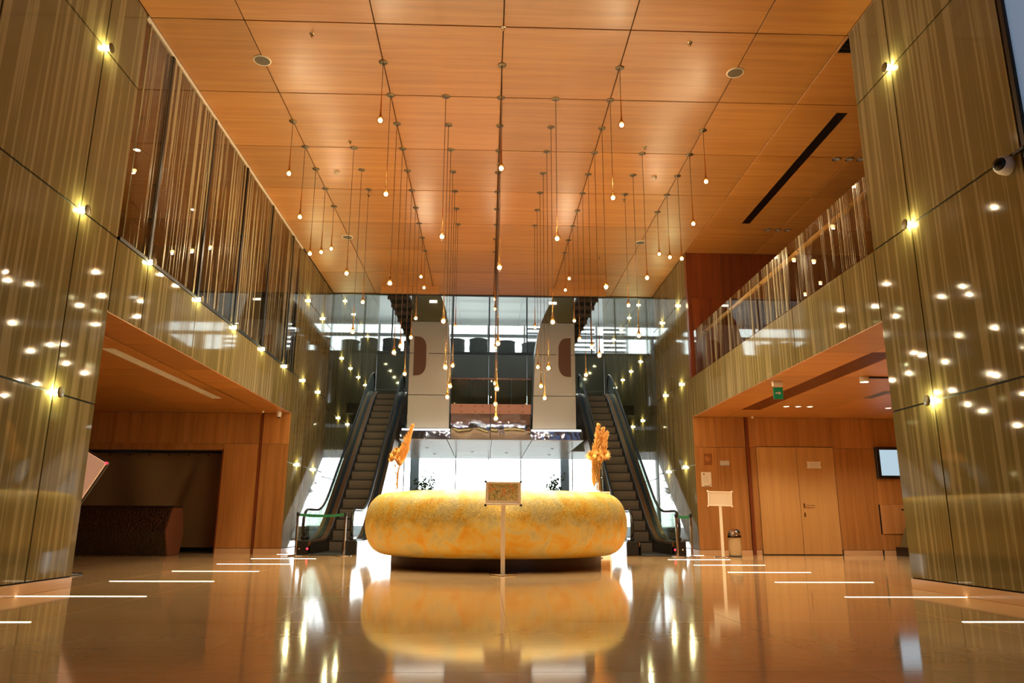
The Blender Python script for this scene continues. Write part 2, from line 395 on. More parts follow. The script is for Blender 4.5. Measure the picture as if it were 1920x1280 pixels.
# ================================================================ SIDE WALLS (glass cladding)
def clad_panel(parent, side, y0, y1, z0, z1, x=A, m=None):
    gap = .011
    xs = sorted((side*x, side*(x+.02)))
    box(xs[0], xs[1], y0+gap, y1-gap, z0+gap, z1-gap, .002).obj('cladding_panel', m or M_clad, parent)
for side, nm in ((-1, 'left'), (1, 'right')):
    w = struct('wall_'+nm, nm+' wall of glossy striped olive glass cladding', 'wall')
    back = MB()
    def bk(y0, y1, z0, z1, x=A):
        xs = sorted((side*(x+.022), side*(x+.25))); back.box(xs[0], xs[1], y0, y1, z0, z1)
    ynear = 6.42 if side > 0 else -5.2
    ys = [y for y in [NY(n) for n in range(-8, 1)] if y > ynear+.3]
    ys = [ynear]+ys+[9.25]
    for a, b in zip(ys[:-1], ys[1:]):
        for z0, z1 in ((.12, Z1), (Z1, Z2), (Z2, Z3), (Z3, ZC)): clad_panel(w, side, a, b, z0, z1)
    bk(ynear, 9.25, .0, ZC)
    # face of the pillar that looks into the bay, one leaf thick
    # fascia below the balcony
    ys = [9.25]+[NY(n) for n in range(1, 6)]+[YW-.05]
    for a, b in zip(ys[:-1], ys[1:]): clad_panel(w, side, a, b, ZF, Z2)
    bk(9.25, YW, ZF+.01, Z2-.02)
    # wall beyond the bay
    ys = [YW, NY(6), NY(7), YE]
    for a, b in zip(ys[:-1], ys[1:]):
        for z0, z1 in ((.12, Z1), (Z1, Z2), (Z2, Z3), (Z3, ZC)): clad_panel(w, side, a, b, z0, z1)
    bk(YW+.06, YE, 0, ZC)
    # the wider well
    ys = [YE]+[NY(n) for n in range(8, 15)]+[35]
    for a, b in zip(ys[:-1], ys[1:]):
        for z0, z1 in ((.12, Z1), (Z1, Z2), (Z2, Z3), (Z3, Z4), (Z4, 10.8), (10.8, 13)): clad_panel(w, side, a, b, z0, z1, B)
    bk(YE, 35, 0, 13, B)
    back.obj('backing', M_joint, w)
    xs = sorted((side*A, side*(B+.2)))
    box(xs[0], xs[1], YE-.02, YE, 0, 13).obj('return_panel', M_clad, w)
    bb = struct('baseboard_'+nm, 'beige stone plinth under the %s glass cladding' % nm, 'baseboard')
    for a, b in ((ynear, 9.25), (YW-.02, YE)):
        xs = sorted((side*(A-.006), side*(A+.2))); box(xs[0], xs[1], a, b, 0, .115, .003).obj('plinth', M_stone, bb)
    xs = sorted((side*(B-.006), side*(B+.2))); box(xs[0], xs[1], YE, 35, 0, .115, .003).obj('plinth', M_stone, bb)
# hall rear (behind the camera) and bay envelopes
smesh(box(-11, 5.3, -5.4, -5.2, 0, ZC+.2), 'wall_back', M_dkwood, 'dark wood wall closing the hall behind', 'wall')

# ---- window_1: tall daylight window of the right wall near the camera
w1 = struct('window_1', 'tall bright frosted daylight window at the right edge', 'window')
for y in (-4.9, -1.2, 2.6, 6.38):
    box(A, A+.08, y-.03, y+.03, 0, ZC, .004).obj('mullion', M_dark, w1)
for z in (.0, 4.31, ZC-.06): box(A+.01, A+.07, -5, 6.36, z, z+.06).obj('transom', M_dark, w1)
for a, b in ((-4.87, -1.23), (-1.17, 2.57), (2.63, 6.35)):
    for z0, z1 in ((.06, 4.31), (4.37, ZC-.06)): box(A+.035, A+.045, a, b, z0, z1).obj('pane', M_frost, w1)
smesh(box(A, A+.3, -5.2, -4.95, 0, ZC), 'wall_right_rear', M_dkwood, 'wood end of the right wall', 'wall')

# ================================================================ LEFT UPPER ROOM behind striped windows
w2 = struct('window_2', 'long upper window band of striped glass on the left wall', 'window')
ye = 18.35
ys = [9.35]+[NY(n) for n in range(1, 6)]+[ye]
for a, b in zip(ys[:-1], ys[1:]): box(-A-.012, -A, a+.03, b-.03, Z2+.06, ZC-.02).obj('pane', M_strglass, w2)
for y in ys[1:-1]: box(-A-.1, -A+.012, y-.035, y+.035, Z2+.02, ZC, .003).obj('mullion', M_black, w2)
box(-A-.08, -A+.005, 9.3, ye, Z2+.0, Z2+.05).obj('sill', M_dark, w2)
box(-A-.03, -A+.015, 9.25, ye, ZC-.04, ZC-.001).obj('head', M_frame, w2)
wl2 = struct('wall_left_upper_room', 'plaster walls of the room behind the left windows', 'wall')
box(-10.9, -10.7, 6, YW+.2, Z2, ZC).obj('wall_panel', M_beige, wl2)
box(-10.8, -A-.25, YW, YW+.15, Z2, ZC).obj('wall_panel', M_beige, wl2)
box(-10.8, -A-.25, 7.2, 7.35, Z2, ZC).obj('wall_panel', M_beige, wl2)
box(-8.3, -7.9, 12.6, 16.2, Z2, 6.4).obj('partition', M_paper, wl2)
box(-10.8, -A-.12, 7.3, YW+.1, Z2-.14, Z2-.03).obj('upper_floor', M_grey, wl2)
for k, (x, y) in enumerate(((-6.9, 10.4), (-6.9, 13.2), (-6.9, 16.0))):
    LEFT_ROOM = LEFT_ROOM + [(x, y)] if k else [(x, y)]
# ================================================================ RIGHT BALCONY
wr = struct('wall_right_upper', 'dark red wood walls of the right balcony', 'wall')
xs = [A, 5.9, 7.5, 9.2, 11]
for a, b in zip(xs[:-1], xs[1:]):
    for z0, z1 in ((Z2, 6.4), (6.4, ZC)): box(a+.003, b-.003, YW-.12, YW-.09, z0+.003, z1-.003).obj('wood_panel', M_dkwood, wr)
box(A+.02, 11, YW-.09, YW+.1, Z2-.1, ZC).obj('backing', M_joint, wr)
box(A-.002, A+.06, YW-.13, YW+.06, Z2, ZC).obj('corner_post', M_dkwood, wr)
for a in range(6): box(10.9, 10.95, 7.3+a*1.9+.004, 9.2+a*1.9-.004, Z2, ZC).obj('wood_panel', M_dkwood, wr)
box(10.95, 11.1, 7.3, YW+.1, Z2-.2, ZC).obj('backing', M_joint, wr)
box(A+.1, 11, 7.3, 7.4, Z2, ZC).obj('wood_panel', M_dkwood, wr)
box(A+.12, 11, 7.3, YW, Z2-.14, Z2-.03).obj('balcony_floor', M_grey, wr)
gb = struct('trim_2', 'striped glass balustrade along the right balcony', 'balustrade')
ys = [9.27]+[NY(n) for n in range(1, 6)]+[17.9]
for a, b in zip(ys[:-1], ys[1:]): box(A, A+.016, a+.006, b-.006, Z2+.0, 5.41, .002).obj('glass_panel', M_strglass2, gb)
hr = thing('handrail', 'round golden wooden handrail behind the right balcony glass', 'handrail', (A+.14, 9.3, 5.27))
MB().tube([(0, 0, 0), (0, 8.4, 0)], .042, 12).obj('rail', mat('golden_rail', (246, 196, 104), .35), hr)
for n in range(1, 6):
    MB().tube([(-.13, NY(n)-9.3-.3, -.02), (-.06, NY(n)-9.3-.3, -.06), (0, NY(n)-9.3-.3, -.03)], .008, 6).obj('bracket', M_chrome, hr)

# ================================================================ SIDE BAYS (lower)
def bay(side, nm):
    c = struct('ceiling_%s_bay' % nm, 'wood panelled soffit of the %s bay' % nm, 'ceiling')
    X = lambda a, b: sorted((side*a, side*b))
    xs = X(A+.02, 11); box(xs[0], xs[1], 9.1, YW+.1, ZF+.03, Z2-.15).obj('backing', M_joint, c)
    colx = [A+.001, 5.60, 5.65, 5.90, 6.12, 7.2, 8.9, 11] if side < 0 else [A+.001, 5.76, 6.22, 7.75, 9.4, 11]
    rows = [9.1, 11.05, 13.0, 14.9, 16.8, YW]
    for a, b in zip(colx[:-1], colx[1:]):
        if side < 0 and (a, b) == (5.60, 5.65): continue
        if side < 0 and (a, b) == (5.90, 6.12):
            rr = [9.1, 11.35]; seg = [(9.1, 11.35), (16.2, YW)]
        elif side > 0 and (a, b) == (5.76, 6.22): seg = [(9.1, 11.0), (17.1, YW)]
        else: seg = list(zip(rows[:-1], rows[1:]))
        for y0, y1 in seg:
            x = X(a+.003, b-.003); box(x[0], x[1], y0+.004, y1-.004, ZF, ZF+.03, .003).obj('ceiling_panel', M_ceil, c)
    w = struct('wall_%s_bay' % nm, 'vertical veneer panelling at the rear of the %s bay' % nm, 'wall')
    return c, w
cl, wlb = bay(-1, 'left'); crb, wrb = bay(1, 'right')
def wpanel(w, x0, x1, z0, z1, m=M_wall, y=YW, d=.03):
    box(x0+.003, x1-.003, y, y+d, z0+.003, z1-.003, .002).obj('wood_panel', m, w)
# left rear wall
for a, b in ((-5.63, -A-.0), (-6.53, -5.69)):
    wpanel(wlb, a, b, .12, 2.57); wpanel(wlb, a, b, 2.57, ZF)
for a, b in ((-8.6, -6.53), (-11, -8.6)): wpanel(wlb, a, b, 2.45 if False else 2.57, ZF)
box(-11, -6.53, YW, YW+.3, 2.42, 2.57).obj('lintel', M_wall, wlb)
box(-6.56, -6.53, YW, YW+.5, 0, 2.45).obj('jamb', M_dkwood, wlb)
box(-6.53, -A-.02, YW+.031, YW+.2, 0, Z2-.1).obj('backing', M_joint, wlb)
box(-5.685, -5.635, YW-.02, YW+.03, 0, ZF).obj('groove_post', M_dkwood, wlb)
for a, b in ((-5.63, -A-.0), (-6.53, -5.69)): box(a, b, YW-.008, YW+.03, 0, .115).obj('plinth', M_stone, wlb)
box(-11.2, -11, 6, 21, 0, Z2).obj('side_panel', M_dkwood, wlb)
box(-11, -6.3, 19.9, 20, 0, Z2).obj('rear_panel', M_joint, wlb)
box(-11, -A-.2, 8.95, 9.1, 0, Z2).obj('near_panel', M_dkwood, wlb)
# right rear wall
xsr = [A, 5.53, 6.27]
for a, b in zip(xsr[:-1], xsr[1:]): wpanel(wrb, a, b, .12, 2.57); wpanel(wrb, a, b, 2.57, ZF)
wpanel(wrb, 6.36, 6.52, .12, 2.57); wpanel(wrb, 6.36, 6.52, 2.57, ZF); wpanel(wrb, 6.52, 8.47, 2.60, ZF)
wpanel(wrb, 8.47, 9.47, .12, 2.57); wpanel(wrb, 8.47, 9.47, 2.57, ZF)
wpanel(wrb, 9.47, 11, 2.57, ZF); wpanel(wrb, 9.47, 11, 1.2, 2.57); wpanel(wrb, 9.47, 11, .12, .5)
box(A+.02, 11, YW+.031, YW+.2, 0, Z2-.1).obj('backing', M_joint, wrb)
box(6.28, 6.35, YW-.03, YW+.03, 0, ZF).obj('groove_post', M_dkwood, wrb)
for a, b in ((A, 6.27), (6.36, 6.5), (8.5, 9.45), (9.5, 11)): box(a, b, YW-.008, YW+.03, 0, .115, .002).obj('plinth', M_stone, wrb)
box(11, 11.2, 9, 21, 0, Z2).obj('side_panel', M_wall, wrb)
box(A+.2, 11, 8.95, 9.1, 0, Z2).obj('near_panel', M_wall, wrb)
# double door
d1 = struct('door_1', 'plain veneered double door in the right bay', 'door')
for a, b in ((6.53, 7.52), (7.53, 8.46)): box(a, b, YW-.004, YW+.03, .02, 2.585, .003).obj('door_leaf', M_door, d1)
hd = MB(); hd.tube([(7.62, YW-.004, 1.17), (7.62, YW-.05, 1.17)], .009, 8); hd.tube([(7.60, YW-.05, 1.17), (7.86, YW-.05, 1.17)], .009, 8); hd.box(7.60, 7.64, YW-.012, YW-.004, 1.12, 1.22); hd.box(7.60, 7.64, YW-.012, YW-.004, .9, 1.0)
hd.obj('door_handle', M_chrome, d1)

# access hatch, TV, notices
hch = thing('wall_cabinet', 'pale veneered flap cabinet on the right bay wall below the screen', 'cabinet', (9.5, YW, .5))
box(0, 1.4, -.02, .0, 0, .7, .004).obj('door', M_ltwood, hch); box(.52, .62, -.026, -.02, .56, .6).obj('handle', M_black, hch)
tv = thing('wall_screen', 'black framed screen glowing pale blue on the right bay wall', 'screen', (9.5, YW, 1.83))
box(0, 1.25, -.09, -.002, 0, .77, .008).obj('casing', M_black, tv); box(.09, 1.17, -.094, -.09, .07, .70).obj('display', M_screen, tv)
def tagbox(name, x0, x1, y0, y1, z0, z1, m, label, cat, b=.003):
    cx = (x0+x1)/2; o = box(x0-cx, x1-cx, 0, y1-y0, 0, z1-z0, b).obj(name, m, None, (cx, y0, z0)); return tag(o, label, cat)
n1 = thing('door_notice', 'horizontal paper notice taped on the right door leaf', 'notice', (7.78, YW-.012, 2.07))
box(0, .33, 0, .006, 0, .16).obj('sheet', M_paper, n1)
for q in (.03, .07, .11): box(.05, .28, -.001, 0, q, q+.008).obj('print_line', M_grey, n1)
for (a, b) in ((-.01, 0), (.31, 0), (-.01, .14), (.31, .14)): box(a, a+.03, -.002, 0, b, b+.025).obj('tape', M_white, n1)
pl = thing('wall_plaque', 'small square bronze plaque near the left corner of the right bay', 'plaque', (5.2, YW-.014, 2.14))
box(0, .2, 0, .012, 0, .27, .004).obj('plate', mat('plaque_brown', (134, 78, 34), .4), pl)
MB().lathe([(.0, .004), (.06, .004), (.075, 0)], n=24).obj('round_relief', mat('plaque_relief', (156, 96, 46), .4), pl, (.1, 0, .14), (PI/2, 0, 0))
wp = thing('room_plate', 'narrow pale name plate on the wood wall left of the doors', 'sign', (5.6, YW-.012, 2.12))
box(0, .23, 0, .01, 0, .12, .003).obj('plate', mat('plate_silver', (206, 198, 184), .35, .3), wp); box(.0, .23, -.001, 0, .0, .02).obj('lower_edge', M_grey, wp)
pp = thing('info_sheet', 'white information sheet in a clear holder on the wood wall', 'notice', (5.11, YW-.014, 1.61))
box(0, .25, 0, .008, 0, .35, .002).obj('sheet', M_paper, pp)
MB().lathe([(0, .002), (.017, .002), (.017, 0)], n=16).obj('emblem', M_dark, pp, (.07, 0, .30), (PI/2, 0, 0))
for k in range(7): box(.05, .2 - .02*(k % 3), -.001, 0, .09+.024*k, .094+.024*k).obj('print_line', M_grey, pp)
box(.07, .2, -.001, 0, .012, .024).obj('footer_mark', M_dark, pp); box(.21, .225, -.001, 0, .03, .06).obj('footer_mark', M_dark, pp)

# green exit sign
ex = thing('exit_sign', 'green exit sign with white arrow hanging under the right soffit', 'sign', (5.2, 13.5, ZF))
box(-.06, .12, -.04, .04, -.09, 0, .006).obj('mounting_box', M_white, ex)
box(-.055, .125, -.012, .012, -.33, -.11, .004).obj('sign_plate', M_signgreen, ex)
ar = MB(); ar.box(-.02, .05, -.014, -.012, -.232, -.208); ar.prism([(.04, -.255), (.04, -.185), (.09, -.22)], 1, -.014, -.012); ar.obj('arrow', M_white, ex)

# vents of the bays
lv = thing('linear_vent', 'long slotted air vent in the left bay soffit', 'vent', (-6.01, 11.35, ZF+.004))
box(-.1, .1, 0, 4.85, .012, .02).obj('vent_backing', M_joint, lv)
for k in range(5): box(-.090+.042*k, -.079+.042*k, 0, 4.85, -.004, .012).obj('slat', M_white, lv)
rv = thing('linear_grille', 'wide brown slatted grille in the right bay soffit', 'vent', (5.99, 11.0, ZF+.004))
box(-.225, .225, 0, 6.1, .03, .04).obj('vent_backing', M_joint, rv)
for k in range(11): box(-.222+.041*k, -.2+.041*k, 0, 6.1, -.002, .03).obj('slat', M_dkwood, rv)
rv2 = thing('short_vent', 'short slotted vent deep in the right bay ceiling', 'vent', (7.85, 14.4, ZF-.002))
box(-.1, .1, 0, .9, -.004, .0).obj('vent_plate', M_grey, rv2)
for k in range(4): box(-.08+.045*k, -.06+.045*k, .03, .87, -.008, -.004).obj('slat', M_black, rv2)

# downlights of the right bay
WARM = (1.0, .86, .62)
def downlight(x, y, z, label, on=True, r=.055, group=None, power=None, tilt=0):
    d = thing('downlight', label, 'downlight', (x, y, z), 0, group)
    MB().lathe([(r, .0), (r*1.25, 0), (r*1.3, -.008), (r*1.0, -.012), (r, .0)], n=24, cap=False).obj('bezel', M_chrome if not on else M_white, d)
    MB().lathe([(0, -.004), (r, -.004)], n=24, cap=False).obj('lens', M_down if on else M_grey, d)
    if on and power: light('SPOT', 'lamp', (0, 0, -.03), power, WARM, d, spot_size=R(120), spot_blend=.6, shadow_soft_size=.05)
    return d
for k, (x, t) in enumerate(((6.6, 'left'), (6.87, 'middle'), (7.14, 'right'))):
    downlight(x, 16.5, ZF, t+' one of three lit downlights in the right bay ceiling', True, .06, 'downlight trio in the right bay', DOWN_W*.5)
tl = thing('track_light', 'lit spotlight on a black track in the right bay ceiling', 'spotlight', (6.6, 12.95, ZF))
box(.08, 1.4, -.03, .03, -.03, 0, .004).obj('track', M_black, tl)
MB().lathe([(0, -.1), (.07, -.1)], n=20, cap=False).obj('lens', M_down, tl)
MB().lathe([(.07, -.1), (.078, -.1), (.078, -.0), (0, 0)], n=20, cap=False).obj('can', M_white, tl)
light('SPOT', 'lamp', (0, 0, -.12), DOWN_W, WARM, tl, spot_size=R(130), spot_blend=.6, shadow_soft_size=.06)
for k, (x, y) in enumerate(((8.6, 12.2), (8.7, 14.2), (9.0, 16.6))):
    downlight(x, y, ZF, 'lit downlight in the deeper right bay ceiling, %s from the front' % ordn(k), True, .06, 'deeper right bay downlights', DOWN_W)
for k, (x, y) in enumerate(LEFT_ROOM):
    downlight(x, y, ZC, 'lit downlight in the room behind the left upper windows, %s from the front' % ordn(k), True, .06, 'upper left room downlights', DOWN_W)
for row, y in ((0, 13.0), (1, 16.62)):
    for k, x in enumerate((6.55, 6.8, 7.03)):
        downlight(x, y, ZC, '%s unlit round downlight of the %s trio in the dark right ceiling' % (('left', 'middle', 'right')[k], ('front', 'rear')[row]), False, .065, 'unlit downlight trios of the balcony ceiling')

# ================================================================ CEILING FITTINGS
def slot(x0, x1, y0, y1, label, slats=0):
    s = thing('ceiling_slot', label, 'air diffuser', ((x0+x1)/2, y0, ZC-.002))
    w = (x1-x0)/2; box(-w, w, 0, y1-y0, -.004, 0).obj('slot_plate', M_black, s)
    for k in range(slats):
        yy = (k+.5)*(y1-y0)/slats; box(-w, w, yy-.01, yy+.012, -.012, -.004).obj('slat', M_dark, s)
slot(5.79, 5.98, 11.35, 16.25, 'long black slot diffuser in the ceiling over the right balcony')
slot(5.02, 5.5, 9.3, 9.68, 'small black slatted vent beside the right pillar top', 4)
for k, (x, y, r, t) in enumerate(((-3.68, 10.23, .13, 'front left'), (3.66, 10.25, .13, 'front right'), (-3.69, 17.55, .13, 'rear left'), (3.66, 17.6, .13, 'rear right'))):
    s = thing('ceiling_speaker', 'flat round grey ceiling speaker, %s of four' % t, 'speaker', (x, y, ZC))
    MB().lathe([(0, -.012), (r*.9, -.012)], n=28, cap=False).obj('grille', mat('speaker_grille', (96, 84, 66), .5), s)
    MB().lathe([(r*.9, -.012), (r, -.014), (r*1.04, 0)], n=28, cap=False).obj('rim', M_frame, s)
for k, (x, y) in enumerate(((-2.77, 9.56), (2.75, 9.54), (0, 9.3), (-2.77, 12.7), (2.74, 12.68), (-2.78, 15.04), (2.78, 15.04), (-2.77, 18.72), (2.77, 18.72), (0, 13.5))):
    side = 'left' if x < -1 else 'right' if x > 1 else 'centre'
    s = thing('sprinkler', 'small metal ceiling sprinkler on the %s line, about %s back' % (side, {9.56: 'one panel', 9.54: 'one panel', 9.3: 'one panel', 12.7: 'two panels', 12.68: 'two panels', 15.04: 'four panels', 18.72: 'six panels', 13.5: 'three panels'}[y]), 'sprinkler', (x, y, ZC))
    MB().lathe([(0, -.006), (.035, -.006), (.04, 0)], n=14, cap=False).obj('escutcheon', M_chrome, s)
    MB().lathe([(.008, 0), (.008, -.04), (.022, -.042), (.022, -.046), (0, -.046)], n=8, cap=False).obj('deflector', M_brass, s)
for x, y, t in ((-3.26, 13.97, 'left'), (3.19, 13.93, 'right')):
    s = thing('smoke_detector', 'cream round smoke detector on the %s part of the ceiling' % t, 'smoke detector', (x, y, ZC))
    MB().lathe([(0, -.05), (.04, -.048), (.05, -.035), (.055, -.03), (.06, 0)], n=20, cap=False).obj('housing', M_paper, s)
    MB().lathe([(.045, -.026), (.058, -.022)], n=20, cap=False).obj('slot_ring', M_dark, s)

# ================================================================ PENDANT LAMPS
CY0 = 9.29
bulbz = {  # column x index (in 0.915 m steps) : {row: bulb height}
    'PEND': None}
PEND = __import__('json').loads('''{"-4": [[3, 6.63], [4, 6.21], [5, 5.83], [6, 6.2], [7, 6.62]], "4": [[3, 6.63], [4, 6.21], [5, 5.85], [6, 6.21], [7, 6.62]], "-3": [[4, 5.13], [5, 4.27], [6, 5.13]], "3": [[4, 5.13], [5, 4.26], [6, 5.14]], "-2": [[1, 6.64], [2, 5.86], [3, 4.66], [4, 3.67], [5, 4.0], [6, 3.64], [7, 4.62], [8, 5.3], [9, 6.61], [10, 6.62]], "2": [[1, 6.65], [2, 5.87], [3, 4.65], [4, 3.66], [5, 4.03], [6, 3.66], [7, 4.63], [8, 5.29], [9, 6.62], [10, 6.61]], "-1": [[2, 5.15], [3, 4.01], [4, 3.41], [5, 3.03], [6, 3.4], [7, 4.01], [8, 5.1]], "1": [[2, 5.15], [3, 4.02], [4, 3.42], [5, 3.03], [6, 3.42], [7, 4.0], [8, 5.12]], "0": [[1, 5.89], [2, 4.65], [3, 3.64], [4, 3.04], [5, 2.64], [6, 3.05], [7, 3.63], [8, 4.62], [9, 5.81], [10, 6.33]]}''')
canopy = MB().lathe([(0, -.008), (.066, -.008), (.07, 0)], n=20, cap=False).mesh('canopy', mat('canopy_metal', (120, 106, 84), .3, .8))
cordm = MB().lathe([(.0045, -1), (.0045, 0)], n=6).mesh('cord', mat('dark_cord', (64, 36, 16), .4))
bulbm = MB().lathe([(0, -.062), (.03, -.055), (.05, -.032), (.056, 0), (.05, .03), (.034, .056), (.02, .085), (.012, .14)], n=18, cap=False).mesh('glass_drop', M_bulbglass)
neckm = MB().lathe([(.013, .10), (.011, .2), (.008, .42), (.006, .5), (0, .505)], n=10, cap=False).mesh('neck', M_brass)
sockm = MB().lathe([(0, .02), (.02, .022), (.024, .05), (.013, .1)], n=12, cap=False).mesh('socket', M_brass)
corem = MB().lathe([(0, -.038), (.024, -.030), (.034, -.006), (.028, .014), (0, .02)], n=14, cap=False).mesh('bulb', M_core)
cname = {-4: 'far left cord line', -3: 'short left line of three', -2: 'long left cord line', -1: 'line just left of centre', 0: 'centre cord line',
         1: 'line just right of centre', 2: 'long right cord line', 3: 'short right line of three', 4: 'far right cord line'}
for ci, rows in PEND.items():
    ci = int(ci)
    for k, (j, z) in enumerate(rows):
        x = ci*.915; y = CY0+.9144*j
        t = thing('pendant_lamp', 'glass teardrop pendant lamp, %s from the front in the %s' % (ordn(k), cname[ci]), 'pendant lamp', (x, y, ZC), 0, 'teardrop pendant lamps')
        put('canopy', canopy, t)
        c = put('cord', cordm, t); c.scale = (1, 1, ZC-z-.5)
        for nm, me in (('neck', neckm), ('socket', sockm), ('bulb', corem), ('glass_drop', bulbm)): put(nm, me, t, (0, 0, z-ZC))
        light('POINT', 'lamp', (0, 0, z-ZC-.052), PEND_UP, (1.0, .86, .60), t, shadow_soft_size=.012)
        light('SPOT', 'lamp', (0, 0, z-ZC-.052), PEND_DOWN, (1.0, .86, .60), t, shadow_soft_size=.012, spot_size=R(120), spot_blend=.8)

# ================================================================ WALL LAMPS
stub = MB().lathe([(.034, 0), (.034, .078)], n=14, cap=False).mesh('glowing_glass', M_sconce)
cap = MB().lathe([(0, .09), (.058, .09), (.062, .086), (.062, .078), (0, .076)], n=24, cap=False).mesh('disc_cap', mat('disc_cap_metal', (120, 110, 70), .3, .5))
mount = MB().lathe([(.004, 0), (.004, .078)], (.024, 0, 0), 8).mesh('stem', M_chrome)
rowsn = {Z1: 'bottom', Z2: 'second', Z3: 'third', Z4: 'top'}
def sconces(side, nm, spec):
    for z, ns in spec:
        for k, n in enumerate(ns):
            x = side*(A if n < 8 else B)
            t = thing('wall_lamp', 'small glowing wall lamp, %s row on the %s glass wall, %s from the front' % (rowsn[z], nm, ordn(k)), 'wall lamp', (x, NY(n), z), 0, 'glowing disc wall lamps')
            rot = (0, -side*PI/2, 0)
            put('stem', mount, t, (0, 0, 0), rot); put('glowing_glass', stub, t, (0, 0, 0), rot); put('disc_cap', cap, t, (0, 0, 0), rot)
            light('POINT', 'lamp', (-side*.05, 0, 0), SCONCE_W, (1.0, .94, .42), t, shadow_soft_size=.012)
sconces(-1, 'left', ((Z1, (0, 6, 7)), (Z2, (0, 1, 2, 3, 4, 5, 6, 7, 10, 11)), (Z3, (0, 6, 7, 10, 11, 12, 13)), (Z4, (10, 11, 12, 13))))
sconces(1, 'right', ((Z1, (0, 6, 7)), (Z2, (0, 6, 7, 10, 11)), (Z3, (0, 6, 7, 10, 11, 12, 13)), (Z4, (10, 11, 12, 13))))

# floor light strips
for side, nm in ((-1, 'left'), (1, 'right')):
    for k, y in enumerate((6.19, 8.2, 10.17, 12.13, 14.1, 16.1, 18.05)):
        o = box(-.66, .66, -.012, .012, 0, .003).obj('floor_light_strip', M_strip, None, (side*4.315, y, .0005))
        tag(o, 'thin white light strip in the floor, %s from the front on the %s' % (ordn(k), nm), 'light strip', 'inlaid floor light strips')

# ================================================================ RECEPTION DESK
dk = thing('reception_desk', 'big round reception desk clad in textured gold on a dark base', 'reception desk', (.03, 13.95, 0)); dk.scale = (.972, .972, .985)
MB().lathe([(1.93, .0), (1.93, .24)], n=96, cap=False).obj('base_plinth', mat('dark_bronze_base', (60, 40, 26), .3, .5), dk)
prof = [(1.95, .2)]
for k in range(0, 25):
    t = -PI/2+PI*k/24; r = 1.86+.56*math.cos(t)**.75 if abs(math.cos(t)) > 1e-6 else 1.86; prof.append((r, .71+.55*math.sin(t)))
prof = [(1.8, .19)]+[(1.92+.50*max(0, math.cos(t))**.7, .735+.54*math.sin(t)) for t in [-PI/2+PI*k/28 for k in range(29)]]+[(1.75, 1.27), (1.72, 1.2)]
MB().lathe(prof, n=128, cap=False).obj('gold_body', M_gold, dk)
MB().lathe([(1.72, 1.2), (1.72, .0)], n=96, cap=False).obj('inner_wall', M_dark, dk)
MB().lathe([(1.72, .76), (1.2, .76), (1.2, .72), (1.72, .72)], n=96, cap=False).obj('worktop', M_door, dk)
MB().lathe([(1.2, .72), (1.2, .0)], n=64, cap=False).obj('cupboard_ring', M_dark, dk)

def sign_stand(name, label, loc, rz, w, h, zb, zt, m_face, tilt=0):
    t = thing(name, label, 'sign stand', loc, rz)
    MB().lathe([(.19, 0), (.19, .008), (.175, .018), (0, .018)], n=32, cap=False).obj('base', M_chrome, t)
    box(-.032, .032, -.012, .012, .015, zb+.02, .004).obj('post', M_frame, t)
    fr = put('board', None, t, (0, 0, (zb+zt)/2), (0, tilt, 0)); fr.empty_display_size = .05
    f = MB(); e = .025
    f.bbox(-w/2, w/2, -.03, -.008, h/2-e, h/2, .004); f.bbox(-w/2, w/2, -.03, -.008, -h/2, -h/2+e, .004)
    f.bbox(-w/2, -w/2+e, -.03, -.008, -h/2+e, h/2-e, .004); f.bbox(w/2-e, w/2, -.03, -.008, -h/2+e, h/2-e, .004)
    f.box(-w/2+.01, w/2-.01, -.012, -.008, -h/2+.01, h/2-.01); f.obj('frame', M_frame, fr)
    box(-w/2+e, w/2-e, -.018, -.012, -h/2+e, h/2-e).obj('sheet', m_face[0], fr)
    if len(m_face) > 1: box(-w/2+.045, w/2-.045, -.0195, -.018, -h/2+.07, h/2-.028).obj('picture', m_face[1], fr)
    for a in (-1, 1):
        for b in (-1, 1): box(a*w/2-.018, a*w/2+.018, -.032, -.006, b*h/2-.018, b*h/2+.018, .006).obj('corner_cap', M_black if len(m_face) > 1 else M_frame, fr)
sign_stand('poster_stand', 'silver framed poster stand with a flower photo before the gold desk', (.09, 11.4, 0), 0, .53, .345, 1.0, 1.345, (M_frame, M_pic))
sign_stand('blank_sign_stand', 'blank white sign board on a post beside the right bay wall', (5.17, 17.2, 0), R(-6), .54, .33, 1.12, 1.45, (M_paper,), R(1.5))

# ---- vases with dried flowers
def blades(mb, base, tip, n, length, spread, width):
    b = Vector(base); t = Vector(tip); ax = (t-b)
    for i in range(n):
        u = i/n; p = b+ax*(u**.9); d = Vector((random.uniform(-1, 1), random.uniform(-1, 1), random.uniform(.3, 1.3))).normalized()
        d = (ax.normalized()*1.0+d*spread).normalized(); l = length*(1-.6*u)*random.uniform(.6, 1.2)
        s = d.cross(Vector((random.random()-.5, random.random()-.5, random.random()-.5))).normalized()*width
        q = p+d*l; mid = p+d*l*.5
        mb.add([p-s*.3, mid-s, q, mid+s, p+s*.3], [(0, 1, 2), (0, 2, 3), (0, 3, 4)])
def daisy(mb, c, r, nrm, n=22):
    nrm = Vector(nrm).normalized(); a = nrm.cross(Vector((0, 0, 1))).normalized() if abs(nrm.z) < .9 else Vector((1, 0, 0)); b = nrm.cross(a); c = Vector(c)
    for ring in range(3):
        for i in range(n):
            t = 2*PI*(i+ring*.37)/n; d = (a*math.cos(t)+b*math.sin(t))*(1-ring*.28)+nrm*(.25+.35*ring); d.normalize()
            s = d.cross(nrm).normalized()*r*.09; q = c+d*r*random.uniform(.85, 1.1); m_ = c+d*r*.55+nrm*.003
            mb.add([c, m_-s, q, m_+s], [(0, 1, 2), (0, 2, 3)])
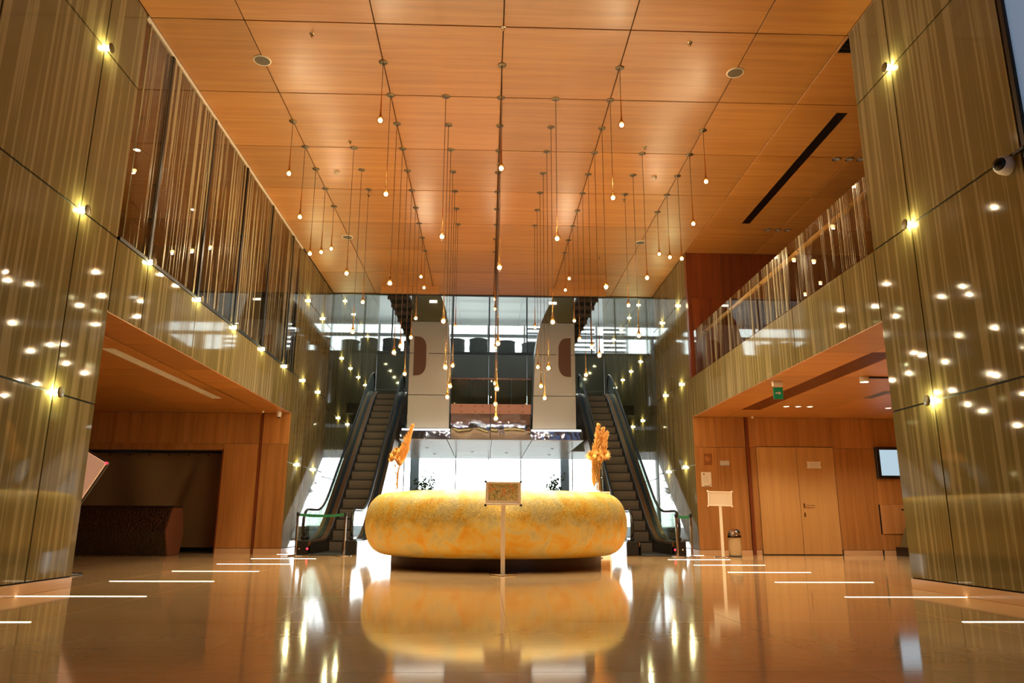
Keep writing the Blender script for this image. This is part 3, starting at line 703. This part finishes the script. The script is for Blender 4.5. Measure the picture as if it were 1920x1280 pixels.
def vase(loc, label, plumes, flowers, nm):
    t = thing('flower_vase', label, 'vase', loc)
    MB().lathe([(.0, .012), (.07, .012), (.075, .02), (.085, .48), (.081, .48), (.071, .022), (0, .02)], n=28, cap=False).obj('glass_vase', M_glass, t)
    MB().lathe([(.0, .002), (.076, .002), (.076, .012), (0, .012)], n=24, cap=False).obj('vase_foot', M_glass, t)
    st = MB()
    for i, (bx, by, bz, tx, ty, tz, m_, sp) in enumerate(plumes): st.tube([(bx*.2, by*.2, .03), (bx*.6, by*.5, .4), (bx, by, bz)], .006, 5)
    for i in range(4):
        a = random.uniform(0, 6.3); st.tube([(.04*math.cos(a), .04*math.sin(a), .03), (.06*math.cos(a+2), .06*math.sin(a+2), .5)], .005, 5)
    o = st.obj('stems', M_stem, t)
    for (bx, by, bz, tx, ty, tz, n, sp) in plumes:
        mb = MB(); blades(mb, (bx, by, bz), (tx, ty, tz), int(n*2.2), .17, sp*3+.2, .010); mb.tube([(bx, by, bz), ((bx+tx)/2, (by+ty)/2, (bz+tz)/2), (tx, ty, tz)], [.012, .01, .003], 6)
        o = mb.obj('plume', M_plume, t)
    for (x, y, z, r, dark) in flowers:
        mb = MB(); daisy(mb, (x, y, z), r, (x*1.2, -1, .3)); mb.lathe([(0, -r*.3), (r*.3, -r*.1), (r*.33, r*.1), (0, r*.3)], (x, y, z), 10, cap=False)
        mb.obj('flower', M_plume if dark else M_flower, t)
VZ = 1.262
vase((-1.72, 13.22, VZ), 'clear glass vase of leaning orange plumes on the left desk edge', [(.02, 0, .45, .24, 0, 1.13, 420, .35), (.05, .03, .48, .20, .02, .98, 340, .4), (.0, -.03, .45, .13, -.02, .80, 260, .5), (.03, .02, .42, .16, 0, .72, 200, .3)],
     [(-.06, -.05, .62, .09, 0), (-.02, -.06, .70, .07, 0), (.0, -.07, .56, .08, 1), (-.1, -.04, .54, .07, 0), (.06, -.06, .52, .07, 1)], 'left')
vase((1.80, 13.22, VZ), 'clear glass vase of upright orange plumes on the right desk edge', [(-.06, 0, .42, .02, 0, 1.16, 420, .3), (.02, .02, .5, .11, .02, 1.10, 420, .4), (.05, -.02, .5, .17, 0, 1.02, 360, .4), (-.08, -.02, .1, -.07, 0, .75, 300, .2)],
     [(-.12, -.05, .62, .12, 0), (.10, -.06, .64, .13, 1), (.0, -.07, .70, .07, 0), (.04, -.08, .58, .07, 1), (-.04, -.08, .55, .06, 0)], 'right')
tf = thing('standing_panel', 'tan framed panel standing on the floor behind the right side of the desk', 'panel', (2.35, 17.4, 0))
box(-.34, .34, 0, .03, .04, 1.44, .006).obj('frame', M_frame, tf); box(-.30, .30, -.004, 0, .08, 1.40).obj('panel', mat('tan_panel', (150, 104, 52), .5), tf); box(-.3, .3, -.12, .15, 0, .04).obj('foot', M_frame, tf)

# ================================================================ QUEUE POSTS
def post(loc, label, belt=None):
    t = thing('queue_post', label, 'queue post', loc, 0, 'steel queue posts')
    MB().lathe([(.17, 0), (.17, .006), (.15, .02), (.04, .035), (0, .035)], n=28, cap=False).obj('base', M_chrome, t)
    MB().lathe([(.027, .03), (.027, .93), (.024, .94), (0, .94)], n=16, cap=False).obj('pole', M_chrome, t)
    MB().lathe([(.034, .86), (.034, .93), (.03, .945), (0, .945)], n=16, cap=False).obj('belt_head', M_black, t)
    if belt:
        n = 12; mb = MB(); vs = []
        for i in range(n+1):
            u = i/n; dz = -.03*4*u*(1-u); x = belt[0]*u; y = belt[1]*u; vs += [(x, y, .925+dz), (x, y, .865+dz), (x, y+.004, .925+dz), (x, y+.004, .865+dz)]
        fs = []
        for i in range(n):
            a = 4*i; fs += [(a, a+1, a+5, a+4), (a+2, a+6, a+7, a+3), (a, a+4, a+6, a+2), (a+1, a+3, a+7, a+5)]
        mb.add(vs, fs).obj('belt', M_green, t)
post((-4.37, 17.3, 0), 'steel queue post left of the left escalator, with green belt', (1.02, 0))
post((-3.31, 17.3, 0), 'steel queue post right of the left escalator entrance')
post((4.18, 17.35, 0), 'left one of the two queue posts beside the right escalator')
post((4.42, 17.0, 0), 'right one of the two queue posts beside the right escalator', (-.2, .3))
post((2.2, 16.6, 0), 'queue post half hidden behind the right side of the desk')

# ================================================================ ESCALATORS
def escalator(side, label):
    # local coordinates: x across, centred; y depth; z up
    T = thing('escalator', label, 'escalator', (side*3.8, 17.9, 0))
    y0 = 1.9; sl = .72                       # incline: z = sl*(y-y0)
    ytop = 26.9-17.9; ztop = sl*(ytop-y0)    # 5.11
    run = .4*math.cos(math.atan(sl))*1.0; run = .385; rise = run*sl
    k = 0; y = y0
    while y < ytop-.01:
        z = sl*(y-y0)
        st = MB()
        st.bbox(-.345, .345, y, y+run+.04, z+rise-.05, z+rise, .006)      # tread
        st.cur = 1
        pr = [(y+.012, z-.02), (y+.002, z+rise*.35), (y+.0, z+rise*.75), (y+.004, z+rise-.03), (y+.05, z+rise-.03), (y+.06, z-.02)]
        st.prism(pr, 0, -.342, .342)
        st.cur = 0
        o = st.obj('step', [M_step, M_riser], T)
        k += 1; y += run
    # comb plates
    box(-.36, .36, -.35, y0+.02, -.0, .02, .004).obj('comb_plate', M_step, T)
    box(-.36, .36, ytop, ytop+1.2, ztop-.02, ztop+.02, .004).obj('comb_plate', M_step, T)
    for s in (-1, 1):
        xi = s*.36; xg = s*.55; xo = s*.66
        X = lambda a, b: sorted((s*a, s*b))
        # skirt + deck following the incline
        def path(off, ys_):   # centre line of deck height
            out = []
            for yy in ys_:
                b = .35; d = yy-y0
                z = 0 if d < -b*2 else (sl*(d+2*b)**2/(8*b) if d < 2*b else sl*d)
                dt = yy-ytop
                zt = ztop if dt > 2*b else (sl*(yy-y0) if dt < -2*b else sl*(yy-y0)-sl*(dt+2*b)**2/(8*b))
                z = z if yy < (y0+ytop)/2 else zt
                out.append((yy, z+off))
            return out
        ysn = [-.1+.3*i for i in range(35)]+[ytop+1.2]
        ysn = [v for v in ysn if v < ytop+1.2]+[ytop+1.2]
        def ribbon(name, m, xa, xb, o0, o1, ys_=ysn):
            lo = path(o0, ys_); hi = path(o1, ys_); xs = sorted((s*xa, s*xb)); vs = []; n = len(lo)
            for (yy, a), (_, b) in zip(lo, hi): vs += [(xs[0], yy, max(a, 0)), (xs[1], yy, max(a, 0)), (xs[1], yy, b), (xs[0], yy, b)]
            fs = [(0, 1, 2, 3), tuple(4*(n-1)+i for i in (3, 2, 1, 0))]
            for i in range(n-1):
                for q in range(4): fs.append((4*i+q, 4*i+4+q, 4*i+4+(q+1) % 4, 4*i+(q+1) % 4))
            return MB().add(vs, fs).obj(name, m, T)
        ribbon('skirt', M_dark, .352, .372, -.25, .27)
        ribbon('skirt_trim', M_chrome, .372, .385, .255, .285)
        ribbon('inner_deck', M_bronze, .385, .50, .20, .31)
        ribbon('glass_channel', M_black, .50, .60, .18, .33)
        ribbon('outer_cladding', mat('bronze_cladding', (104, 78, 48), .3, .7), .60, .70, -.55, .30)
        # glass
        ysg = [.12]+[v for v in ysn if .2 < v < ytop+.4]+[ytop+.45]
        for i in range(0, len(ysg)-1, 5):
            seg = ysg[i:i+6]
            if len(seg) > 1: ribbon('glass_panel', M_gglass, .545, .555, .31, .98, seg)
        # handrail loop with rounded newels
        pts = []
        hi = path(1.02, [v for v in ysn if .2 < v < ytop+.4])
        for a in range(0, 7):
            t = -PI/2-PI*a/6*1.0; pts.append((xg, .2+.34*math.cos(t)*1.0, .68+.34*math.sin(t)*1.0))
        pts += [(xg, yy, z) for yy, z in hi]
        ze = hi[-1][1]; yl = hi[-1][0]
        for a in range(1, 7):
            t = PI/2-PI*a/6; pts.append((xg, yl+.34*math.cos(t), ze-.34+.34*math.sin(t)))
        MB().tube(pts, .036, 8, flat=.8).obj('handrail', M_black, T)
        nb = MB(); nb.bbox(xg-.14, xg+.14, -.16, .5, 0, .33, .02); nb.bbox(xg-.05, xg+.05, -.1, .35, .33, .42, .02); nb.obj('newel_base', M_black, T)
    o = MB().lathe([(0, .012), (.022, .01), (.026, 0)], n=14, cap=False).obj('indicator_lamp', M_red, T, (side*.42, -.162, .14), (PI/2, 0, 0)); o['label'] = 'red indicator light'
    o = MB().lathe([(0, .012), (.018, .01), (.022, 0)], n=14, cap=False).obj('key_switch', M_chrome, T, (side*.6, -.162, .14), (PI/2, 0, 0))
    # underside of the truss
    pr = [(y0-.2, 0), (y0+1.2, -.0), (ytop, ztop-1.0), (ytop+1.2, ztop-1.0), (ytop+1.2, ztop-.06), (ytop, ztop-.08), (y0+.1, -.0)]
    pr = [(1.9, .001), (3.3, .001), (ytop, ztop-.95), (ytop+1.2, ztop-.95), (ytop+1.2, ztop-.3), (ytop, ztop-.35)]
    MB().prism(pr, 0, -.6, .6).obj('truss', M_dark, T)
    return T
escalator(-1, 'left escalator rising behind the desk, dark steps and glass sides')
escalator(1, 'right escalator rising behind the desk, dark steps and glass sides')
for s, nm in ((-1, 'left'), (1, 'right')):
    o = smesh(box(*sorted((s*2.7, s*B)), 28.1, 35, 4.7, 5.08), 'floor_%s_landing' % nm, M_dark, 'slab the %s escalator lands on' % nm, 'floor')
    # dark ribbed soffit above the landing
    rs = struct('trim_%d' % (3 if s < 0 else 4), 'dark ribbed soffit strip above the %s escalator' % nm, 'trim')
    box(*sorted((s*2.7, s*3.35)), 22.5, 34.8, 7.7, 7.85).obj('soffit_slab', M_dark, rs)
    for k in range(13): box(*sorted((s*2.7, s*3.35)), 22.7+k*.92, 22.78+k*.92, 7.58, 7.7).obj('rib', mat('rib_brown', (74, 60, 54), .4, .3), rs)

# ================================================================ REAR OF THE HALL
# bridge with mirrored fascia
br = struct('floor_bridge', 'slab of the bridge over the rear entrance', 'floor')
MB().box(-1.33, 1.25, 24.2, 25.45, 3.36, 4.28).box(-2.9, 2.9, 25.45, 31.8, 3.36, 4.28).obj('slab', M_grey, br)
sf = struct('ceiling_rear_entrance', 'white panelled soffit of the rear entrance', 'ceiling')
xs = [-3.0, -1.45, 0, 1.30, 3.0]; ys = [24.16, 24.7, 26.5, 28.3, 30.1, 31.8]
box(-3.0, 3.0, 24.15, 31.8, 3.345, 3.36).obj('backing', M_joint, sf)
for a, b in zip(xs[:-1], xs[1:]):
    for c, d in zip(ys[:-1], ys[1:]): box(a+.014, b-.014, c+.008, d-.008, 3.32, 3.345, .003).obj('soffit_panel', M_soffit, sf)
for s in (-1, 1): box(*sorted((s*3.0, s*B)), 28.1, 31.8, 3.32, 3.36).obj('soffit_panel', M_soffit, sf)
for k, (x, y) in enumerate(((-2.3, 27.0), (-2.2, 29.5), (.6, 28.8), (2.2, 27.0), (2.3, 29.5), (-.7, 28.5))):
    downlight(x, y, 3.32, 'small unlit downlight in the white rear soffit, %s' % ('far left front', 'far left rear', 'right of centre', 'far right front', 'far right rear', 'left of centre')[k], False, .05, 'rear soffit downlights')
mf = struct('trim_5', 'warped mirror steel fascia of the rear bridge', 'fascia')
def mirror_sheet(x0, x1, z0, z1, nm, bulge=.12, nx=12, nz=8):
    vs = []; fs = []
    for j in range(nz+1):
        for i in range(nx+1):
            u = i/nx; v = j/nz; x = x0+(x1-x0)*u; vs.append((x, 24.14-.05-bulge*math.sin(PI*v*.9)-.02*math.sin(9*u+2*v), z0+(z1-z0)*v))
    for j in range(nz):
        for i in range(nx): a = j*(nx+1)+i; fs.append((a, a+1, a+nx+2, a+nx+1))
    MB().add(vs, fs, True).obj(nm, M_mirror, mf)
mirror_sheet(-1.32, -.06, 3.33, 4.15, 'mirror_panel'); mirror_sheet(-.04, 1.24, 3.33, 4.15, 'mirror_panel')
for a, b in ((-2.95, -2.35), (-2.33, -1.34), (1.26, 2.4), (2.42, 2.95)): box(a, b, 24.1, 24.14, 3.33, 3.60, .004).obj('mirror_strip', M_mirror, mf)
for a, b in ((-2.9, -1.36), (1.28, 2.9)): box(a, b, 24.08, 24.14, 3.615, 3.65).obj('led_line', M_led, mf)
cb = struct('trim_6', 'copper edge band of the rear bridge', 'trim')
for a, b in ((-1.34, -.06), (-.05, 1.27)): box(a, b, 24.08, 24.12, 4.15, 4.47, .003).obj('copper_panel', M_copper, cb)
for x in (-1.0, -.55, -.3, .25, .55, 1.0):
    for z in (4.22, 4.4): MB().lathe([(0, .01), (.015, .008), (.018, 0)], n=10, cap=False).obj('bolt', M_dark, cb, (x, 24.08, z), (PI/2, 0, 0))
br2 = struct('trim_7', 'glass balustrade of the rear bridge with copper rail', 'balustrade')
for a, b in ((-1.34, -.7), (-.68, -.06), (-.04, .62), (.64, 1.27)): box(a, b, 24.09, 24.105, 4.48, 5.28).obj('glass_panel', M_gglass, br2)
MB().tube([(-1.36, 24.1, 5.31), (1.28, 24.1, 5.31)], .022, 10).obj('rail', M_copper, br2)
for x in (-1.1, -.68, -.3, .1, .62, 1.0): MB().lathe([(0, .02), (.022, .015), (.024, 0)], n=12, cap=False).obj('stud', M_chrome, br2, (x, 24.08, 5.27), (PI/2, 0, 0))
# champagne metal towers
def tower(s, label):
    t = thing('clad_tower', label, 'cladding', (0, 24.3, 0)); S_ = lambda p: [(s*x, z) for x, z in p]
    segs = [[(1.33, 3.70), (2.76, 3.70), (2.76, 4.78), (1.36, 4.78)], [(1.365, 4.80), (2.76, 4.80), (2.76, 6.18), (1.42, 6.18)],
            [(1.42, 6.2), (2.76, 6.2), (2.76, 7.28), (1.62, 7.28), (1.48, 6.7)], [(1.63, 7.3), (2.76, 7.3), (2.76, 9.6), (2.6, 9.6), (2.1, 8.3), (1.8, 7.7)]]
    if s < 0: segs = [[(1.40, 3.70), (2.76, 3.70), (2.76, 4.78), (1.40, 4.78)], [(1.40, 4.80), (2.76, 4.80), (2.76, 6.18), (1.41, 6.18)],
            [(1.41, 6.2), (2.76, 6.2), (2.76, 7.28), (1.50, 7.28)], [(1.51, 7.3), (2.76, 7.3), (2.76, 9.6), (2.3, 9.6), (1.85, 8.4), (1.62, 7.8)]]
    for k, sg in enumerate(segs):
        o = MB().prism(S_(sg), 1, 0, 1.1).obj('metal_panel', M_colmetal if k < 3 else mat('olive_metal', (104, 94, 66), .28, .35), t)
    # oval opening half
    pts = []
    cx = 2.62
    for a in range(13): q = PI/2-PI*a/12; pts.append((cx-.42*max(0, math.cos(q))**.6, 6.1+(.25 if q > 0 else -.25)+.42*math.sin(q)))
    pts = [(cx, 6.77)]+pts+[(cx, 5.43)]
    MB().prism(S_([(cx+(x-cx)*1.18, 6.1+(z-6.1)*1.12) for x, z in pts]), 1, -.012, 0).obj('oval_rim', M_colmetal, t)
    MB().prism(S_(pts), 1, -.02, -.012).obj('oval_recess', mat('brown_recess', (88, 52, 34), .5), t)
    o = box(*sorted((s*1.9, s*2.15)), -.03, 0, 7.95, 8.02).obj('small_lamp', M_led, t)
    return t
tower(-1, 'tall champagne metal tower with brown oval left of the bridge'); tower(1, 'tall curved champagne metal tower with brown oval right of the bridge')

# rear glass entrance front
w3 = struct('window_3', 'bright full height glass front of the rear entrance', 'window')
xs = [-5.4, -3.62, -1.45, -.07, 1.29, 3.48, 5.4]
for a, b in zip(xs[:-1], xs[1:]): box(a+.02, b-.02, 31.8, 31.815, .06, 3.30).obj('pane', M_glass, w3)
for x in xs: box(x-.022, x+.022, 31.76, 31.84, 0 if abs(x+.07) > .01 else 3.05, 3.32, .003).obj('mullion', M_grey, w3)
box(-5.4, 5.4, 31.77, 31.83, 0, .06).obj('sill', M_grey, w3)
for s, nm in ((-1, 'left'), (1, 'right')):
    o = smesh(box(*sorted((s*3.12, s*3.5)), 33.2, 33.6, 0, 9), 'column_outside_%s' % nm, M_extcol, 'blue grey concrete column outside the %s part of the glass front' % nm, 'column')
wb = struct('wall_rear', 'rear wall of dark spandrel glass under the upper glazing', 'wall')
xs = [-7.5, -B, -3.3, -1.9, -.1, 1.73, 3.3, B, 7.5]
for a, b in zip(xs[:-1], xs[1:]): box(a+.006, b-.006, 35, 35.03, 6.8 if abs((a+b)/2) > 4.2 else 4.3, 8.55).obj('spandrel_panel', M_dkglass, wb)
for a, b in ((-B, -3.3), (3.3, B)): box(a, b, 35.04, 35.1, 4.3, 6.8).obj('spandrel_panel', M_dkglass, wb)
box(-B-.3, B+.3, 31.84, 31.95, 3.34, 4.6).obj('white_panel', M_white, wb)
w4 = struct('window_4', 'upper floor glazing with black mullions above the bridge', 'window')
xs = [-B, -4.78, -3.2, -1.87, -.1, 1.73, 3.3, 4.86, B]
for a, b in zip(xs[:-1], xs[1:]): box(a+.03, b-.03, 35, 35.012, 8.68, 13).obj('pane', M_glass, w4)
for x in xs[1:-1]: box(x-.035, x+.035, 34.97, 35.06, 8.6, 13, .004).obj('mullion', M_black, w4)
box(-B, B, 34.96, 35.07, 8.57, 8.67).obj('sill', M_black, w4)
# upper room behind
ur = struct('room_upper', 'upper lounge seen through the rear glazing', 'room')
box(-14, 14, 35.1, 46, 8.4, 8.6).obj('floor', M_grey, ur); box(-14, 14, 35.1, 46, 13.1, 13.3).obj('ceiling', M_white, ur)
for s in (-1, 1): box(*sorted((s*14, s*14.2)), 35, 46, 8.4, 13.3).obj('wall_panel', M_grey, ur)
for s in (-1, 1): box(*sorted((s*B, s*14)), 35.0, 35.1, 8.4, 13.3).obj('wall_panel', M_grey, ur)
box(-14, 14, 46, 46.15, 8.4, 9.4).obj('wall_panel', M_white, ur)
box(-14, 14, 46, 46.15, 12.9, 13.3).obj('wall_panel', M_white, ur)
box(-14, 14, 45.9, 46.1, 12.1, 12.3).obj('beam', M_grey, ur)
for k in range(13): box(-14+k*2.3, -13.85+k*2.3, 45.95, 46.1, 9.4, 12.9).obj('mullion', M_white, ur)
bl = struct('window_5', 'white blinds in the far windows of the upper lounge', 'window')
for k in range(12):
    if k in (7, 8):
        for q in range(12): box(-13.8+k*2.3, -11.75+k*2.3, 45.85, 45.87, 9.4+q*.29, 9.55+q*.29).obj('blind_slat', M_blind, bl)
    else: box(-13.8+k*2.3, -11.75+k*2.3, 46.3, 46.31, 9.4, 12.9).obj('pane', M_glass, bl)
# unseen glass roof, added so sky light brightens the well
w6 = struct('window_6', 'glazed skylight roof over the escalator well', 'window')
for k in range(6): box(-B-.2+k*1.85, -B-.12+k*1.85, YE+.1, 35, 13, 13.2).obj('rafter', M_white, w6)
for k in range(7): box(-B-.2, B+.2, YE+.1+k*2.1, YE+.18+k*2.1, 13.02, 13.18).obj('purlin', M_white, w6)
box(-B-.2, B+.2, YE+.1, 35, 13.2, 13.22).obj('roof_glass', M_glass, w6)
smesh(box(-B-.3, B+.3, YE, YE+.1, ZC+.9, 13.2), 'wall_front_well', M_white, 'upper wall of the well above the hall ceiling edge', 'wall')
for k in range(4):  # lamps added to brighten the lounge
    t = thing('ceiling_light', 'round ceiling light of the upper lounge, %s from the left' % ordn(k), 'ceiling light', (-4.5+3*k, 39, 13.09), 0, 'upper lounge ceiling lights')
    MB().lathe([(0, -.01), (.3, -.01)], n=20, cap=False).obj('diffuser', M_down, t); MB().lathe([(.3, -.012), (.33, -.012), (.33, 0)], n=20, cap=False).obj('rim', M_white, t)
    light('SPOT', 'lamp', (0, 0, -.05), 350, (.95, .97, 1), t, spot_size=R(150), spot_blend=.5, shadow_soft_size=.25)
# tub chairs
def tub(x, y, label, rz=0):
    t = thing('tub_chair', label, 'chair', (x, y, 8.6), rz, 'tub chairs of the upper lounge')
    MB().lathe([(.42, .12), (.46, .4), (.44, .72), (.47, .86), (.40, .88), (.34, .7), (.33, .42)], n=20, a0=R(-60), a1=R(240), cap=False).obj('backrest', M_tubchair, t, rot=(0, 0, PI))
    MB().lathe([(0, .12), (.42, .12), (.43, .40), (.38, .46), (0, .46)], n=20, cap=False).obj('seat', M_tubchair, t)
    for a in range(4): MB().lathe([(.02, 0), (.025, .13)], n=6).obj('leg', M_black, t, (.3*math.cos(a*PI/2+.78), .3*math.sin(a*PI/2+.78), 0))
for k, (x, y) in enumerate(((-1.75, 35.9), (-.62, 35.8), (.75, 36.2), (2.0, 36.6))):
    tub(x, y, '%s dark tub chair from the left behind the central upper glazing' % ordn(k))
for k, (x, y) in enumerate(((-4.9, 36.0), (-3.9, 36.4))): tub(x, y, '%s dark tub chair from the left behind the left upper glazing' % ordn(k))
for k, (x) in enumerate((-1.2, .05)):
    t = thing('low_table', 'low dark table %s in the upper lounge' % (('between the left tub chairs', 'between the middle tub chairs')[k]), 'table', (x, 37.1, 8.6))
    MB().lathe([(.4, .42), (.4, .45), (0, .45)], n=20, cap=False).obj('table_top', M_tubchair, t); MB().lathe([(.2, 0), (.03, .03), (.03, .42)], n=12, cap=False).obj('leg', M_black, t)

# ================================================================ PLANTS by the rear glass
def tree(x, y, label, h):
    t = thing('potted_tree', label, 'plant', (x, y, 0))
    MB().lathe([(.22, 0), (.28, .55), (.25, .55), (.22, .5), (0, .5)], n=24, cap=False).obj('pot', M_pot, t)
    tb = MB(); lf = MB(); random.seed(int(x*10)+50)
    tb.tube([(0, 0, .5), (.03, 0, 1.0), (-.02, .02, h*.62)], [.03, .025, .02], 7)
    for i in range(16):
        a = i*2.4; z0 = h*.5+.045*i; e_ = Vector((math.cos(a)*random.uniform(.2, .42), math.sin(a)*random.uniform(.2, .42), min(h*1.02, z0+random.uniform(.25, .6))))
        tb.tube([(0, 0, z0), tuple(Vector((0, 0, z0)).lerp(e_, .5)+Vector((0, 0, .05))), tuple(e_)], [.012, .008, .004], 5)
        for q in range(26):
            p = Vector((0, 0, z0)).lerp(e_, random.uniform(.35, 1.05))+Vector([random.uniform(-.08, .08) for _ in range(3)])
            d = Vector([random.uniform(-1, 1) for _ in range(3)]).normalized(); s = d.cross(Vector((0, 0, 1))).normalized()*.04
            lf.add([p, p+d*.07-s, p+d*.15, p+d*.07+s], [(0, 1, 2), (0, 2, 3)])
    tb.obj('trunk', M_bark, t); o = lf.obj('leaves', M_leaf, t); o['kind'] = 'stuff'
tree(-2.62, 30.4, 'leafy potted tree by the left part of the rear glass', 2.8)
tree(2.62, 30.4, 'leafy potted tree by the right part of the rear glass', 2.8)

# ================================================================ BIN
bn = thing('waste_bin', 'polished steel bin with domed lid beside the blank sign board', 'bin', (5.58, 17.6, 0))
MB().lathe([(0, 0), (.14, 0), (.145, .02), (.145, .44), (.15, .44)], n=36, cap=False).obj('body', M_chrome, bn)
MB().lathe([(.142, .0), (.15, .0), (.15, .025), (.146, .025)], n=36, cap=False).obj('foot_ring', M_black, bn)
MB().lathe([(.155, .42), (.158, .44), (.155, .475), (.14, .48)], n=36, cap=False).obj('band', mat('bin_band', (90, 70, 50), .2, 1), bn)
MB().lathe([(.15, .475)]+[(.15*math.cos(a), .475+.15*math.sin(a)) for a in [PI/2*k/8 for k in range(1, 9)]], n=36, cap=False).obj('dome_lid', M_chrome, bn)
MB().lathe([(0, .156), (.06, .148), (.075, .125)], n=24, cap=False).obj('opening', M_black, bn, (0, 0, .475), (R(35), R(35), 0))

# ================================================================ LEFT BAY CONTENTS
ct = thing('hanging_curtain', 'tan fabric curtain hanging in the dark left bay opening', 'curtain', (-8.6, 19.0, 0))
nx, nz = 60, 12; vs = []; fs = []
for j in range(nz+1):
    for i in range(nx+1):
        u = i/nx; v = j/nz; x = -2.4+4.45*u
        yy = .05*math.sin(u*19+v*1.5)+.06*math.sin(u*7+2*v)*(1-v*.6)+.10*math.exp(-((u-.72-.18*(v-.5))/.03)**2)*(1-.3*v)
        vs.append((x, yy, .12+2.26*v))
for j in range(nz):
    for i in range(nx): a = j*(nx+1)+i; fs.append((a, a+1, a+nx+2, a+nx+1))
MB().add(vs, fs, True).obj('fabric', M_curtain, ct)
for i in range(10): MB().lathe([(.02, -.004), (.02, .004)], n=10).obj('eyelet', M_dark, ct, (-2.3+.48*i, -.12, 2.33), (PI/2, 0, 0))
MB().tube([(-2.4, 0, 2.40), (2.05, 0, 2.40)], .012, 8).obj('rod', M_black, ct)
ctr = thing('bar_counter', 'dark brown faceted counter standing before the tan curtain', 'counter', (-8.3, 17.2, 0))
sec = [(-.05, 0), (-.28, .52), (.02, 1.04), (.55, 1.04), (.75, .5), (.6, 0)]
MB().prism(sec, 0, -1.6, 1.16).obj('body', M_hammer, ctr)
MB().prism([(.0, 1.04), (.0, 1.07), (.57, 1.07), (.57, 1.04)], 0, -1.62, 1.18).obj('top', mat('dark_counter_top', (40, 22, 14), .4), ctr)
MB().prism([(y*.98+.003, z*.98+.01) for y, z in sec], 0, 1.16, 1.19).obj('end_panel', mat('brown_end_panel', (92, 52, 30), .5), ctr)
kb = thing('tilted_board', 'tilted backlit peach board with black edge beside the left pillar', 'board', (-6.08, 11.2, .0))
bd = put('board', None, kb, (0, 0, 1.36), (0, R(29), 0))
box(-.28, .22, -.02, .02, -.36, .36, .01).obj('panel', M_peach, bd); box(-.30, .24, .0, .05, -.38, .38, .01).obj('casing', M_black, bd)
for a, b in ((.22, .36), (.22, -.36), (-.28, -.36)): box(a-.015, a+.015, -.024, .0, b-.015, b+.015).obj('corner_cap', M_red, bd)
MB().tube([(-.1, .04, .03), (-.05, .04, .9)], .03, 10).obj('post', M_black, kb); MB().lathe([(.28, 0), (.28, .02), (.03, .05)], (-.1, .04, 0), 24, cap=False).obj('base', M_black, kb)
# right bay covered easel
ez = thing('covered_pedestal', 'olive covered tapering pedestal on a black base behind right pillar', 'pedestal', (10.35, 18.0, 0))
MB().prism([(-.62, .0), (.5, .0), (.5, .2), (-.62, .2)], 1, -.3, .3).obj('base', M_black, ez)
MB().prism([(-.55, .2), (-.2, 1.05), (0, 1.25), (.45, 1.25), (.48, .2)], 1, -.25, .25).obj('cover', M_olive, ez)

# ================================================================ SECURITY CAMERAS, SENSORS
def dome(loc, rot, label, r=.085):
    t = thing('security_camera', label, 'security camera', loc); t.rotation_euler = rot
    MB().lathe([(r*1.1, 0), (r*1.12, .06), (r*1.0, .1), (r*.78, .125)], n=28, cap=False).obj('housing', M_white, t)
    MB().lathe([(r*.78, .118)]+[(r*.76*math.cos(a), .12+r*.7*math.sin(a)) for a in [PI/2*k/8 for k in range(1, 9)]], n=28, cap=False).obj('dome', mat('smoked_dome', (12, 12, 14), .05), t)
dome((A, 6.62, 4.22), (R(20), R(-90), 0), 'white security camera with dark dome on the right pillar')
box(A-.03, A-.01, 6.35, 6.5, 4.27, 4.3).obj('cable_bracket', M_dark, bpy.data.objects['security_camera'])
bpy.data.objects['cable_bracket'].matrix_parent_inverse = (Matrix.Translation((A, 6.62, 4.22)) @ __import__('mathutils').Euler((R(20), R(-90), 0)).to_matrix().to_4x4()).inverted()
dome((-5.2, 18.15, ZF), (PI, 0, 0), 'small white dome camera under the left soffit corner', .05)
for x, y, t in ((-5.55, 18.0, 'left'), (6.42, 18.2, 'right')):
    s = thing('motion_sensor', 'tiny sensor on the %s bay ceiling near the wood wall' % t, 'sensor', (x, y, ZF))
    MB().lathe([(.03, 0), (.032, -.03), (.02, -.05), (0, -.055)], n=14, cap=False).obj('housing', M_paper, s)
